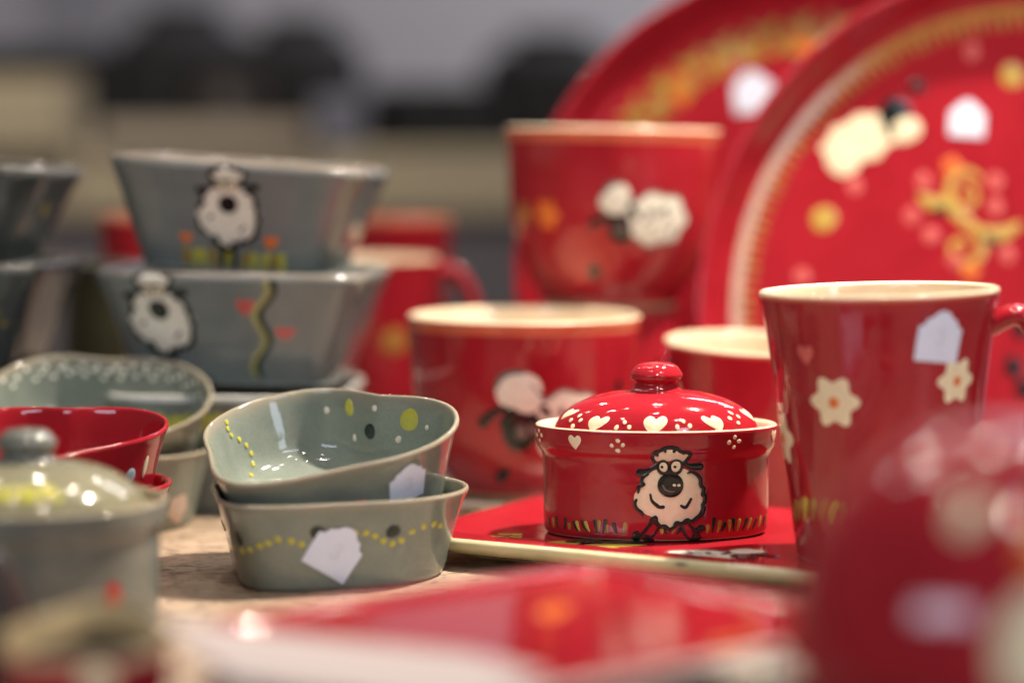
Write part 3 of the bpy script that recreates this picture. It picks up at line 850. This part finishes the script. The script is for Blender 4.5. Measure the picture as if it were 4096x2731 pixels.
# front stack: upper, tilted towards the viewer
ub, us, ui = heart_bowl("heart_bowl", "grey-green heart bowl tilted towards the viewer, yellow and white dots inside", (-0.0750, 1.0020, 0.0242), (R(13.0), R(-5.0), 0), W, R(180 - 30), [GREY])
for k, (x, z) in enumerate(((-0.0432, 0.0330), (-0.0430, 0.0305), (-0.0418, 0.0272), (-0.0392, 0.0242), (-0.0365, 0.0205), (-0.0350, 0.0165), (-0.0345, 0.0125), (-0.0352, 0.0095), (-0.0375, 0.0075))):
    p = Paint(ui.mapper(x=x, z=z, back=True), 1.0, 0.0003); p.ell(0, 0, 0.0011, 0.0013, P_YELLOW); p.build("painted_dot", ub)
for (x, z, rx, ry, mt) in ((0.0080, 0.0290, 0.0023, 0.0036, P_YELLOW), (0.0342, 0.0265, 0.0046, 0.0047, P_YELLOW), (0.0165, 0.0205, 0.0032, 0.0033, P_DGREEN), (-0.0022, 0.0275, 0.0012, 0.0016, P_WHITE), (0.0092, 0.0165, 0.0010, 0.0016, P_WHITE), (0.0195, 0.0305, 0.0014, 0.0014, P_WHITE), (0.0288, 0.0180, 0.0014, 0.0016, P_WHITE), (0.0415, 0.0245, 0.0010, 0.0012, P_WHITE)):
    p = Paint(ui.mapper(x=x, z=z, back=True), 1.0, 0.0003); p.ell(0, 0, rx, ry, mt); p.build("painted_dot", ub)
tag_sticker(us.mapper(x=0.0345, z=0.0225, rot=R(4)), 0.0170, ub)
flower_paint(us.mapper(x=0.0150, z=0.0165), 0.0040, ub, pm=P_PINK, cm=P_RED)
p = Paint(us.mapper(x=-0.010, z=0.0135), 1.0); p.stroke([(0, -0.002), (0, 0.003)], 0.002, P_YELLOW); p.build("painted_leaf", ub)

# red stack at the left
rb, rs, ri = heart_bowl("heart_bowl", "red heart bowl at the bottom of the left red stack, mostly hidden", (-0.1960, 1.002, 0), (0, 0, 0), 0.0515, R(180 - 25), [RED])
rb2, rs2, ri2 = heart_bowl("heart_bowl", "shiny red heart bowl on top of the left red stack, a pale blue dot outside", (-0.1955, 1.004, 0.0225), (R(6), R(-1), 0), 0.0515, R(180 - 5), [RED])
for (x, z, rx, ry, mt) in ((0.0395, 0.0205, 0.0026, 0.0036, P_BLUE), (0.0335, 0.0215, 0.0026, 0.0034, P_ORANGE), (0.0445, 0.0225, 0.0014, 0.005, P_CREAM)):
    p = Paint(rs2.mapper(x=x, z=z), 1.0, 0.0003); p.ell(0, 0, rx, ry, mt); p.build("painted_dot", rb2)
# grey stack behind it
g1, g1s, g1i = heart_bowl("heart_bowl", "grey heart bowl with a brown paper tag, beneath the white-dotted one at left", (-0.1935, 1.118, 0), (0, 0, 0), 0.0525, R(180 - 20), [GREY])
tag_sticker(g1s.mapper(x=0.0400, z=0.0110, rot=R(-28)), 0.0125, g1, KRAFT)
g2, g2s, g2i = heart_bowl("heart_bowl", "grey heart bowl with white dots along its inner rim, on the left stack", (-0.1935, 1.122, 0.0262), (R(20), R(3), 0), 0.0525, R(180 + 2), [GREY])
for k in range(36):
    x = -0.047 + 0.094 * k / 35 + random.uniform(-.0012, .0012)
    z = (0.0325, 0.0278, 0.0303)[k % 3] + random.uniform(-0.0010, 0.0006)
    p = Paint(g2i.mapper(x=x, z=z, back=True), 1.0, 0.0003); p.ell(0, 0, random.uniform(0.0012, 0.0015), random.uniform(0.0011, 0.0014), P_WOOL); p.build("painted_dot", g2)

# ------------------------------------------------------------------ square bowls
def square_bowl(name, label, loc, rot, yaw, a, h, k=0.74, mats=None, group=None, n=6.5):
    t = thing(name, label, "bowl", loc, rot, "square bowls in stacks")
    o = rsquare(1.0, n, yaw)
    outer = [(0.0, 0.0012, 0, 0.5), (k * 0.95, 0.0, 0, 0.5), (k * 0.99, 0.0012, 0, 0), (k + 0.012, 0.004, 0, 0), (k + (1 - k) * 0.32, h * 0.33, 0, 0), (k + (1 - k) * 0.66, h * 0.66, 0, 0), (0.982, h - 0.0065, 0, 0.0), (0.996, h - 0.0042, 0, 0.1), (0.998, h - 0.0028, 0, 0.3), (0.990, h - 0.0010, 0, 0.5)]
    inner = [(0.978, h - 0.0002, 0, 0.8), (0.966, h, 0, 1.0), (0.945, h - 0.0012, 0, 0.7), (0.925, h * 0.93, 0, 0.2), (0.84, h * 0.62, 0, 0), (0.76, h * 0.34, 0, 0), (0.70, h * 0.24, 0, 0), (0.0, h * 0.22, 0, 0)]
    f = lambda L: [(s * a, z, m_, e) for s, z, m_, e in L]
    po, pi = smooth_profile(f(outer), 4), smooth_profile(f(inner), 3)
    loft("body", o, po + pi, mats or [SLATE], t, 160, wob=0.0)
    return t, Surf(o, po)
SX, SY = -0.1290, 1.2150
YW = R(-5)
s3, s3s = square_bowl("square_bowl", "grey square dish with pale rim and yellow-green band, bottom of the tall grey stack", (-0.136, 1.196, 0), (0, 0, 0), YW, 0.0585, 0.058, 0.86, mats=[ceramic("pale_rim_glaze", (0.20, 0.22, 0.20), None, 0.12, 55, 0.2, edge=(0.62, 0.62, 0.58))])
p = Paint(s3s.mapper(x=0.0, z=0.044), 1.0, 0.0003)
for k in range(14):
    p.ell(-0.045 + 0.007 * k, random.uniform(-0.001, 0.001), 0.0042, 0.005, P_YELLOW); p.layer = 0
p.build("painted_grass", s3)
s2, s2s = square_bowl("square_bowl", "slate grey square bowl with a sheep and a green wavy line, second from the top", (SX - 0.0045, SY, 0.0605), (0, R(0.9), 0), YW, 0.0670, 0.0550)
sheep_front(s2s.mapper(x=-0.0315, z=0.0070, rot=R(-2)), 4.0e-5, s2, detail=False)
p = Paint(s2s.mapper(x=0.0120, z=0.026), 1.0, 0.0003)
wv = lambda off: [(off + 0.0028 * math.sin(k * 1.05 + 0.6), 0.0265 - 0.0044 * k) for k in range(12)]
p.stroke(wv(0.0024), 0.0036, P_DGREEN); p.stroke(wv(0.0), 0.0027, P_PALEY)
p.build("painted_vine", s2)
heart_paint(s2s.mapper(x=0.0055, z=0.0385), 0.0100, P_PINK, s2)
heart_paint(s2s.mapper(x=0.0245, z=0.0262), 0.0108, P_PINK, s2, squash=0.7)
tag_sticker(s2s.mapper(theta=R(-82), z=0.040), 0.017, s2, digit=False)
s1, s1s = square_bowl("square_bowl", "slate grey square bowl with a standing sheep above yellow grass, top of the tall stack", (SX - 0.0035, SY, 0.1150), (0, R(3.6), 0), YW, 0.0630, 0.0530)
sheep_front(s1s.mapper(x=-0.0045, z=0.0042), 3.85e-5, s1, detail=False)
p = Paint(s1s.mapper(x=-0.002, z=0.0055), 1.0, 0.0003)
for k in range(11):
    x = -0.024 + 0.0048 * k
    p.stroke([(x, -0.003), (x + random.uniform(-.002, .002), 0.0035 + random.uniform(-.001, .0015))], [0.003, 0.0036], P_YELLOW if k % 3 else P_OLIVE); p.layer = 0
p.build("painted_grass", s1)
heart_paint(s1s.mapper(x=-0.0255, z=0.0150), 0.0068, P_ORANGE, s1)
heart_paint(s1s.mapper(x=0.0155, z=0.0152), 0.0078, P_ORANGE, s1)
tag_sticker(s1s.mapper(theta=R(-82), z=0.042), 0.017, s1, digit=False)
# the stack cut by the left edge of the picture
LX, LY = -0.2850, 1.215
YL = R(-6)
DSL = [ceramic("dark_slate", (0.085, 0.100, 0.095), (0.065, 0.078, 0.075), 0.12, 55, 0.25, edge=(0.14, 0.12, 0.10))]  # darker copy of the slate tone for this stack
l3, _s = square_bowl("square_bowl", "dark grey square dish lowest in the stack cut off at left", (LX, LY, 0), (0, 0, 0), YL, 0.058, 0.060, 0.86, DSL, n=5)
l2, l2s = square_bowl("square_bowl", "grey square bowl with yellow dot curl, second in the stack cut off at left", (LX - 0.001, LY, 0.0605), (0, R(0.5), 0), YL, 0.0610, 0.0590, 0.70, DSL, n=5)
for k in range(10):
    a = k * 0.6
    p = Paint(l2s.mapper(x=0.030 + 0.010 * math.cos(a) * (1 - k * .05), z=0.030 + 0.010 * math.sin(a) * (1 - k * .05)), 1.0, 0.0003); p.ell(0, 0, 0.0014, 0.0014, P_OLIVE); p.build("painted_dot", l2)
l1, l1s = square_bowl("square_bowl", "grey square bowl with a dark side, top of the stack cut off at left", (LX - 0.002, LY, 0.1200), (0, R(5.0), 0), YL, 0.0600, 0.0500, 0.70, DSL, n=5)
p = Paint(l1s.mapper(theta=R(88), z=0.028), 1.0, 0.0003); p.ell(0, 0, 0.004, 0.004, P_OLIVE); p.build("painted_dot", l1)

# ------------------------------------------------------------------ red cups and mugs
def cup(name, label, loc, rot, r, h, kind, mats, group=None, cat="cup", outline=None):
    """kind 'bowl': straight above, rounded below onto a small foot; 'mug': tapering"""
    t = thing(name, label, cat, loc, rot, group)
    o = outline or oval(1.0, 1.0)
    if kind == 'bowl':
        outer = [(0.0, 0.002, 0, 0), (0.56, 0.002, 0, 0), (0.60, 0.0, 2, 0), (0.635, 0.003, 0, 0), (0.64, 0.07 * h, 0, 0), (0.68, 0.10 * h, 0, 0), (0.785, 0.20 * h, 0, 0), (0.875, 0.34 * h, 0, 0), (0.935, 0.52 * h, 0, 0), (0.972, 0.76 * h, 0, 0), (0.990, 0.925 * h, 3, 0), (0.993, 0.945 * h, 3, 0)]
    else:
        outer = [(0.0, 0.002, 0, 0), (0.66, 0.002, 0, 0), (0.69, 0.0, 2, 0), (0.715, 0.002, 0, 0), (0.73, 0.06 * h, 0, 0), (0.775, 0.25 * h, 0, 0), (0.84, 0.5 * h, 0, 0), (0.92, 0.78 * h, 0, 0), (0.982, 0.955 * h, 0, 0)]
    inner = [(0.998, h - 0.0024, 3, 0), (1.0, h - 0.0012, 1, 0), (0.985, h, 1, 0), (0.955, h - 0.0005, 1, 0), (0.935, h - 0.004, 1, 0), (0.90, 0.75 * h, 1, 0), (0.81, 0.42 * h, 1, 0), (0.66, 0.22 * h, 1, 0), (0.46, 0.13 * h, 1, 0), (0.0, 0.10 * h, 1, 0)]
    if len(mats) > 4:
        inner[5:] = [(a, b, 4, e) for a, b, _m, e in inner[5:]]  # lower inside takes the fifth material, a painted-in shade
    if kind == 'mug':
        inner[6:8] = [(0.76, 0.35 * h, 1, 0), (0.66, 0.12 * h, 1, 0)]
    f = lambda L: [(s * r, z, m_, e) for s, z, m_, e in L]
    po, pi = smooth_profile(f(outer), 4), smooth_profile(f(inner), 4)
    loft("body", o, po + pi, mats, t, 112, wob=0.0018)
    return t, Surf(o, po)
RM = [RED, CREAM, CLAY, REDDISH]

def handle(t, r, z0, z1, out, ang, mat, rw=(0.0035, 0.006), r1=None):
    c, s = math.sin(ang), -math.cos(ang)
    r1 = r if r1 is None else r1
    q = lambda d, z: (c * d, s * d, z)
    return sweep("handle", [q(r - 0.004, z1), q(r + out * 0.45, z1 + 0.004), q(r + out * 0.92, z1 - (z1 - z0) * 0.22), q(r + out, (z0 + z1) / 2), q(r + out * 0.72, z0 + (z1 - z0) * 0.2), q(r1 + out * 0.25, z0 + 0.001), q(r1 - 0.004, z0)], rw, mat, t)

# big cup in the middle on a white dish
t = thing("square_dish", "flat white dish peeking out under the big red cup", "dish", (0.004, 1.195, 0))
loft("body", rsquare(1.0, 8, R(-10)), smooth_profile([(0, 0, 0, 0), (0.042, 0, 0, 0), (0.050, 0.002, 0, 0), (0.0525, 0.0048, 0, 0), (0.051, 0.0055, 0, 0), (0.045, 0.0040, 0, 0), (0, 0.0040, 0, 0)], 3), [WHITEC], t, 96)
loft("foot_ring", oval(1.0, 1.0), [(0.034, 0.0004, 0, 0), (0.036, 0.0004, 0, 0), (0.036, 0.0012, 0, 0), (0.034, 0.0012, 0, 0)], [WHITEC], t, 48)
bc, bcs = cup("big_cup", "big round red cup with a seated sheep, cream inside, behind the small lidded pot", (0.006, 1.195, 0.0043), (0, 0, 0), 0.0578, 0.0885, 'bowl', RM)
sheep_side(bcs.mapper(x=0.0140, z=0.0425), 0.0255, bc, 1, legs=False)
p = Paint(bcs.mapper(x=0.0055, z=0.0415), 0.0265, 0.0003)
p.ell(-0.32, 0.55, 0.43, 0.39, P_GREY); p.ell(-0.32, 0.55, 0.40, 0.36, P_WOOL); p.ell(-0.32, -0.16, 0.34, 0.42, P_BLACK); p.stroke([(-0.55, 0.25), (-0.8, 0.12), (-0.98, -0.05)], [0.1, 0.16, 0.2], P_BLACK); p.ell(-0.28, -0.2, 0.12, 0.15, P_GREY)
p.ell(0.52, -0.36, 0.50, 0.40, P_WOOL); p.ell(0.55, -0.2, 0.14, 0.12, P_YELLOW)
p.stroke([(-0.6, -1.0), (-0.75, -1.15)], [0.16, 0.24], P_BLACK)
p.build("painted_sheep_head", bc)
flower_paint(bcs.mapper(x=-0.0465, z=0.040), 0.0075, bc)
p = Paint(bcs.mapper(x=0.0455, z=0.055), 1.0); p.ell(0, 0, 0.003, 0.004, P_BLACK); p.build("painted_dot", bc)

# cup standing on an upturned cup
ic, ics = cup("upturned_cup", "upturned red cup that carries the higher red cup, hidden behind the big cup", (0.054, 1.290, 0.0905), (PI, 0, 0), 0.0470, 0.0903, 'mug', RM)
tc_, tcs = cup("high_cup", "red footed cup with a lying sheep, standing highest, in front of the big plates", (0.0520, 1.288, 0.0908), (0, R(1.0), 0), 0.0572, 0.0940, 'bowl', RM)
sheep_side(tcs.mapper(x=0.0140, z=0.0475), 0.0270, tc_, 1, legs=False)
flower_paint(tcs.mapper(x=-0.0350, z=0.0490), 0.0085, tc_, pm=P_ORANGE, cm=P_GOLD)
flower_paint(tcs.mapper(x=-0.0470, z=0.0490), 0.0070, tc_, pm=P_GOLD, cm=P_ORANGE)
p = Paint(tcs.mapper(x=-0.010, z=0.020), 1.0); p.ell(0, 0, 0.0035, 0.005, P_BLACK); p.build("painted_dot", tc_)

# small cup between pot and mug
sc, scs = cup("small_cup", "small red cup with cream inside, half hidden between lidded pot and tapered mug", (0.1140, 1.172, 0), (R(3), R(2), 0), 0.0430, 0.0815, 'mug', RM)
handle(sc, 0.036, 0.030, 0.072, 0.012, R(-78), RED, r1=0.032)
p = Paint(scs.mapper(x=-0.036, z=0.056), 1.0); p.ell(0, 0, 0.0030, 0.0075, P_CREAM); p.build("painted_petal", sc)

# tapered mug on the right end of the plate
mg, mgs = cup("tapered_mug", "tapered red mug with white flowers and a paper tag, right of the small lidded pot", (0.1490, 0.962, TZ + 0.0003), (0, R(-1.6), 0), 0.0478, 0.1080, 'mug', RM, cat="mug")
flower_paint(mgs.mapper(x=-0.0230, z=0.0670), 0.0108, mg)
flower_paint(mgs.mapper(x=0.0245, z=0.0740), 0.0095, mg)
flower_paint(mgs.mapper(theta=R(-84), z=0.050), 0.0115, mg)
heart_paint(mgs.mapper(x=-0.0330, z=0.0850), 0.0085, P_PINK, mg)
tag_sticker(mgs.mapper(x=0.0168, z=0.0912, rot=R(-7)), 0.0192, mg)
for k in range(16):
    th_ = R(-80 + 7.5 * k)
    p = Paint(mgs.mapper(theta=th_, z=0.0205 + 0.0065 * k / 16 + random.uniform(-.001, .001)), 1.0, 0.0003)
    p.stroke([(0, -0.003), (0.001, 0.001), (0.003 + random.uniform(-.002, .002), 0.0045)], [0.0016, 0.0034, 0.003], (P_OLIVE, P_GOLD, P_YELLOW)[k % 3]); p.build("painted_grass", mg)
handle(mg, 0.0465, 0.030, 0.092, 0.021, R(82), RED, (0.0045, 0.0075), r1=0.036)

# mugs far behind the square bowls
m1, m1s = cup("back_mug", "red mug with a round handle, right behind the tall grey stack", (-0.0800, 1.385, 0), (0, 0, 0), 0.0380, 0.1120, 'mug', RM, cat="mug")
handle(m1, 0.037, 0.045, 0.100, 0.022, R(88), RED, (0.0042, 0.0065), r1=0.032)
p = Paint(m1s.mapper(x=0.014, z=0.066), 1.0); p.ell(0, 0, 0.008, 0.008, P_GOLD); p.build("painted_dot", m1)
m2, m2s = cup("back_mug", "blurred red mug farthest back, its rim above the round-handled mug", (-0.0720, 1.530, 0), (0, 0, 0), 0.0350, 0.1290, 'mug', [RED, REDDISH, CLAY, REDDISH], cat="mug")
p = Paint(m2s.mapper(x=0.0, z=0.08), 1.0); p.ell(0, 0, 0.008, 0.008, P_CREAM); p.build("painted_dot", m2)
m3, m3s = cup("back_mug", "blurred red mug in the gap between the two grey stacks", (-0.2290, 1.450, 0), (0, 0, 0), 0.0180, 0.1330, 'mug', [RED, REDDISH, CLAY, REDDISH], cat="mug")
p = Paint(m3s.mapper(x=0.006, z=0.09), 1.0); p.ell(0, 0, 0.004, 0.008, P_ORANGE); p.build("painted_dot", m3)

jar("olive_jar", "dark olive jar standing in the gap between the two grey stacks", -0.236, 1.385, 0, 0.021, 0.108, plain("dark_olive", (0.035, 0.036, 0.018), 0.4, 0.7), 0.9)
# ------------------------------------------------------------------ the two big standing plates
def big_plate(name, label, loc, lean, r):
    t = thing(name, label, "plate", loc, (R(90 - lean), 0, 0))
    k = [(0.0, 0.0, 0, 0), (0.55, 0.0, 0, 0), (0.62, 0.004, 0, 0), (0.82, 0.0035, 0, 0), (0.94, 0.015, 0, 0), (0.99, 0.026, 0, 0), (1.0, 0.0290, 0, 0), (0.998, 0.0308, 0, 0), (0.990, 0.0312, 0, 0), (0.978, 0.0295, 0, 0), (0.945, 0.0215, 0, 0), (0.915, 0.0150, 0, 0), (0.890, 0.0125, 0, 0), (0.85, 0.0110, 0, 0), (0.70, 0.0098, 0, 0), (0.0, 0.0095, 0, 0)]
    prof = smooth_profile([(s * r, z, m_, e) for s, z, m_, e in k], 4)
    loft("body", oval(1, 1), prof, [RED], t, 160)
    fr = prof[9 * 4:]
    def hf(x, y):
        d = math.hypot(x, y)
        for i in range(len(fr) - 1):
            if fr[i + 1][0] <= d <= fr[i][0]:
                u = (fr[i][0] - d) / max(fr[i][0] - fr[i + 1][0], 1e-9)
                return fr[i][1] + (fr[i + 1][1] - fr[i][1]) * u
        return fr[0][1] if d > fr[0][0] else fr[-1][1]
    return t, hf
def ring_strokes(t, hf, r, w, mat, a0, a1, n, name="painted_ring"):
    p = Paint(flat_mapper(0, 0, 0, 0, hf), 1.0, 0.0003)
    p.stroke([(r * math.cos(a0 + (a1 - a0) * k / n), r * math.sin(a0 + (a1 - a0) * k / n)) for k in range(n + 1)], w, mat, 0.10)
    return p.build(name, t)

PA = (0.2835, 1.300, 0.0850)
pa, hfa = big_plate("big_plate", "big red plate with a gold ring and scrolls, standing behind the tapered mug", PA, 9, 0.1865)
K = 1.29 / 5553.0
A2 = lambda px, py: ((px - 2388) * K, (725 - py) * K)
ring_strokes(pa, hfa, 704 * K, 0.0062, P_GOLD, R(60), R(215), 90)
for k in range(74):
    a = R(62 + 2.05 * k)
    p = Paint(flat_mapper(670 * K * math.cos(a), 670 * K * math.sin(a), 0, a + PI, hfa), 1.0, 0.0003)
    p.stroke([(-0.0035, 0), (0.0020, random.uniform(-.001, .002))], [0.0030, 0.0014], (P_GOLD, P_OLIVE, P_GOLD, P_GOLD)[k % 4]); p.build("painted_leaf", pa)
p = Paint(flat_mapper(*A2(1975, 322), 0, R(24), hfa), 1.0, 0.0003)
bp_ = [((0.0225 + 0.0016 * math.cos(9 * 2 * PI * i / 36)) * math.cos(2 * PI * i / 36), (0.0125 + 0.0012 * math.cos(9 * 2 * PI * i / 36)) * math.sin(2 * PI * i / 36)) for i in range(36)]
p.blob(bp_, P_CREAM, (0, 0), 5, 1); p.layer = 1
p.ell(-0.013, -0.006, 0.010, 0.009, P_CREAM); p.layer = 1
p.ell(0.022, 0.004, 0.010, 0.0095, P_BLACK); p.layer = 2
p.ell(0.024, -0.005, 0.0085, 0.0075, P_CREAM); p.ell(0.016, -0.003, 0.0022, 0.004, P_BLACK)
p.build("painted_sheep", pa)
for (px, py, r_, m_) in ((1888, 507, 0.0068, P_OCHRE), (2328, 172, 0.0066, P_OCHRE), (2107, 200, 0.0042, P_BLACK)):
    p = Paint(flat_mapper(*A2(px, py), 0, 0, hfa), 1.0, 0.0003); p.ell(0, 0, r_, r_, m_); p.build("painted_dot", pa)
for (px, py) in ((2235, 118), (1960, 430), (1835, 640), (2120, 420), (2135, 545), (2190, 605), (2285, 420), (2310, 590), (2285, 480), (2090, 500)):
    p = Paint(flat_mapper(*A2(px, py), 0, 0, hfa), 1.0, 0.0003); p.ell(0, 0, 0.0042, 0.0048, P_PINK); p.build("painted_dot", pa)
# scroll
S = [(2206, 446), (2222, 430), (2240, 446), (2232, 474), (2200, 476), (2180, 448), (2186, 412), (2218, 396), (2250, 412)]
S1 = [(2178, 440), (2176, 470), (2196, 500), (2228, 522), (2252, 552), (2250, 590), (2222, 612), (2190, 600), (2182, 570), (2204, 556), (2220, 574)]
p = Paint(flat_mapper(0, 0, 0, 0, hfa), 1.0, 0.0003)
p.stroke([A2(x, y) for x, y in S], [0.0022, 0.0025, 0.0028, 0.0030, 0.0034, 0.0042, 0.0044, 0.0038, 0.0024], P_OCHRE); p.layer = 0
p.stroke([A2(x, y) for x, y in S1], [0.0046, 0.0050, 0.0056, 0.0058, 0.0054, 0.0046, 0.0040, 0.0036, 0.0032, 0.0028, 0.0024], P_OCHRE)
p.stroke([A2(2168, 470), A2(2138, 470), A2(2112, 455)], [0.005, 0.0085, 0.003], P_OCHRE); p.stroke([A2(2262, 535), A2(2295, 545), A2(2335, 522)], [0.005, 0.0085, 0.004], P_OCHRE)
p.stroke([A2(2172, 486), A2(2140, 490)], [0.004, 0.003], P_DGREEN); p.stroke([A2(2262, 552), A2(2290, 562)], [0.004, 0.003], P_DGREEN)
p.build("painted_scroll", pa)
for (px, py) in ((2185, 385), (2225, 628)):
    flower_paint(flat_mapper(*A2(px, py), 0, 0, hfa), 0.0058, pa, 5, pm=P_ORANGE, cm=P_GOLD)
for (px, py) in ((2340, 760), (2320, 850), (2345, 900)):
    p = Paint(flat_mapper(*A2(px, py), 0, 0, hfa), 1.0, 0.0003); p.ell(0, 0, 0.005, 0.006, P_BLACK); p.build("painted_dot", pa)
tag_sticker(flat_mapper(*A2(2222, 275), 0, R(-4), hfa), 0.0190, pa, digit=False)

PB = (0.1835, 1.400, 0.0970)
pb, hfb = big_plate("big_plate", "farther big red plate with a golden leaf garland, left of and behind the other", PB, 9, 0.1825)
K2 = 1.39 / 5553.0
B2 = lambda px, py: ((px - 1905) * K2, (651 - py) * K2)
for k in range(120):
    a = R(50 + 1.25 * k)
    rr_ = 575 * K2 + 0.006 * math.sin(k * 0.9)
    p = Paint(flat_mapper(rr_ * math.cos(a), rr_ * math.sin(a), 0, a + PI / 2 + 0.7 * (1 if k % 2 else -1), hfb), 1.0, 0.0003)
    p.stroke([(-0.008, 0), (0, 0.001), (0.008, 0.0)], [0.003, 0.0068, 0.002], (P_GOLD, P_OLIVE, P_GOLD)[k % 3]); p.build("painted_leaf", pb)
for d in (74, 96, 128, 150, 172):
    a = R(d)
    flower_paint(flat_mapper(560 * K2 * math.cos(a), 560 * K2 * math.sin(a), 0, 0, hfb), 0.0100, pb, 5, pm=P_ORANGE, cm=P_GOLD)
tag_sticker(flat_mapper(*B2(1730, 215), 0, R(6), hfb), 0.0235, pb, digit=False)

# ------------------------------------------------------------------ foreground, far out of focus
fa = R(-50)
ca2, sa2 = math.cos(fa), math.sin(fa)
fl, fw = 0.071, 0.088
fctr = (-0.1035 + fl * ca2 - fw * sa2, 0.722 + fl * sa2 + fw * ca2)
LILAC = ceramic("pale_edge_glaze", (0.72, 0.66, 0.60), (0.60, 0.54, 0.50), 0.2, 30)
for zb, lab, dr in ((0.0003, "lowest of the blurred red plates stacked at the front", -1.5), (0.0085, "second lowest of the blurred red plates stacked at the front", 0.8), (0.0167, "plate just under the top one of the blurred front stack", -0.5)):
    platter("square_plate", lab, fctr, fa + R(dr), fl - 0.001, fw - 0.001, 0.018, zb, 0.0080, [RED, LILAC], 0.002)
fp1, _b = platter("square_plate", "blurred red plate with an orange spot, top of the front stack", fctr, fa + R(1.0), fl, fw, 0.018, 0.0249, 0.0080, [RED, LILAC], 0.0020)
FZ = 0.0080 - 0.0020
def fxy(X, Y):
    dx, dy = X - fctr[0], Y - fctr[1]
    c, s = math.cos(fa + R(1.0)), math.sin(fa + R(1.0))
    return dx * c + dy * s, -dx * s + dy * c
sheep_side(flat_mapper(*fxy(0.062, 0.668), FZ, R(49)), 0.022, fp1, 1, legs=False)
p = Paint(flat_mapper(*fxy(0.013, 0.752), FZ, R(36)), 1.0); p.ell(0, 0, 0.005, 0.013, P_ORANGE); p.build("painted_dot", fp1)
p = Paint(flat_mapper(*fxy(0.066, 0.702), FZ, R(36)), 1.0); p.ell(0, 0, 0.008, 0.008, P_ORANGE); p.build("painted_dot", fp1)

ps = thing("paper_card", "white card lying on the corner of the blurred front plates", "card", (0, 0, 0))
extr = extrude_poly("sheet", [(-0.110, 0.730), (-0.082, 0.709), (-0.012, 0.676), (0.010, 0.648), (-0.012, 0.600), (-0.075, 0.640)], 0.0331, 0.0337, plain("white_paper", (0.50, 0.43, 0.42), 0.7, 0.90, 15))
extr.parent = ps
# the domed red jar at the right front
t = thing("domed_jar", "large red domed jar with cream spots, very blurred at the right front", "jar", (0.1310, 0.630, 0))
o = oval(1.09, 1.09)
bodyp = smooth_profile([(0.0, 0.001, 0, 0), (0.040, 0.001, 0, 0), (0.044, 0.0, 0, 0), (0.047, 0.004, 0, 0), (0.050, 0.020, 0, 0), (0.0505, 0.036, 0, 0), (0.050, 0.0405, 0, 0), (0.046, 0.0415, 1, 0), (0.044, 0.039, 1, 0), (0.042, 0.010, 1, 0), (0.0, 0.006, 1, 0)], 4)
bd = loft("body", o, bodyp, [RED, CREAM], t, 96)
ldp = smooth_profile([(0.0520, 0.0420, 0, 0), (0.0540, 0.0425, 0, 0), (0.0545, 0.0450, 0, 0), (0.0525, 0.056, 0, 0), (0.0490, 0.068, 0, 0), (0.0430, 0.081, 0, 0), (0.0330, 0.0935, 0, 0), (0.0190, 0.1025, 0, 0), (0.0, 0.1055, 0, 0)], 5)
ld = loft("lid", o, [(0, 0.100, 0, 0), (0.028, 0.091, 0, 0), (0.047, 0.056, 0, 0), (0.049, 0.042, 0, 0)] + ldp, [RED], t, 96)
js = Surf(o, ldp)
for (x, z, s_) in ((-0.0185, 0.0865, 0.0120), (-0.0040, 0.0560, 0.030), (0.030, 0.07, 0.02)):
    p = Paint(js.mapper(x=x, z=z), s_ / 2, 0.0003); p.ell(0, 0, 0.7, 1.0, P_CREAM); p.build("painted_spot", ld)
p = Paint(js.mapper(x=-0.001, z=0.0780), 1.0, 0.0003); p.ell(0, 0, 0.0065, 0.0065, P_ORANGE); p.build("painted_dot", ld)

# small cup and dark dome at the left front
ec, ecs = cup("egg_cup", "small red heart-shaped cup with cream rim, very blurred at the bottom left corner", (-0.1215, 0.688, 0.0038), (R(7), 0, 0), 0.0240, 0.0345, 'bowl', [RED, ceramic("dull_cream_glaze", (0.62, 0.48, 0.26), None, 0.2, 40), CLAY, CREAM, CHAR], outline=heart(1.0, 0.0, 0.12, 0.30))  # charcoal lower inside paints in the shade of the hollow
p = Paint(ecs.mapper(x=0.006, z=0.026), 1.0, 0.0003); p.ell(0, 0, 0.005, 0.006, P_CREAM); p.build("painted_spot", ec)
t = thing("dark_dome", "charcoal dome-shaped lid, very blurred at the left edge", "lid", (-0.1850, 0.765, 0))
loft("body", oval(1, 1), smooth_profile([(0.034, 0.0, 0, 0), (0.036, 0.0005, 0, 0), (0.0345, 0.010, 0, 0), (0.030, 0.030, 0, 0), (0.022, 0.046, 0, 0), (0.010, 0.055, 0, 0), (0.0, 0.057, 0, 0)], 4), [CHAR], t, 64)
loft("knob", oval(1, 1), smooth_profile([(0.005, 0.0565, 0, 0), (0.004, 0.060, 0, 0), (0.007, 0.064, 0, 0), (0.0, 0.068, 0, 0)], 4), [CHAR], t, 24)
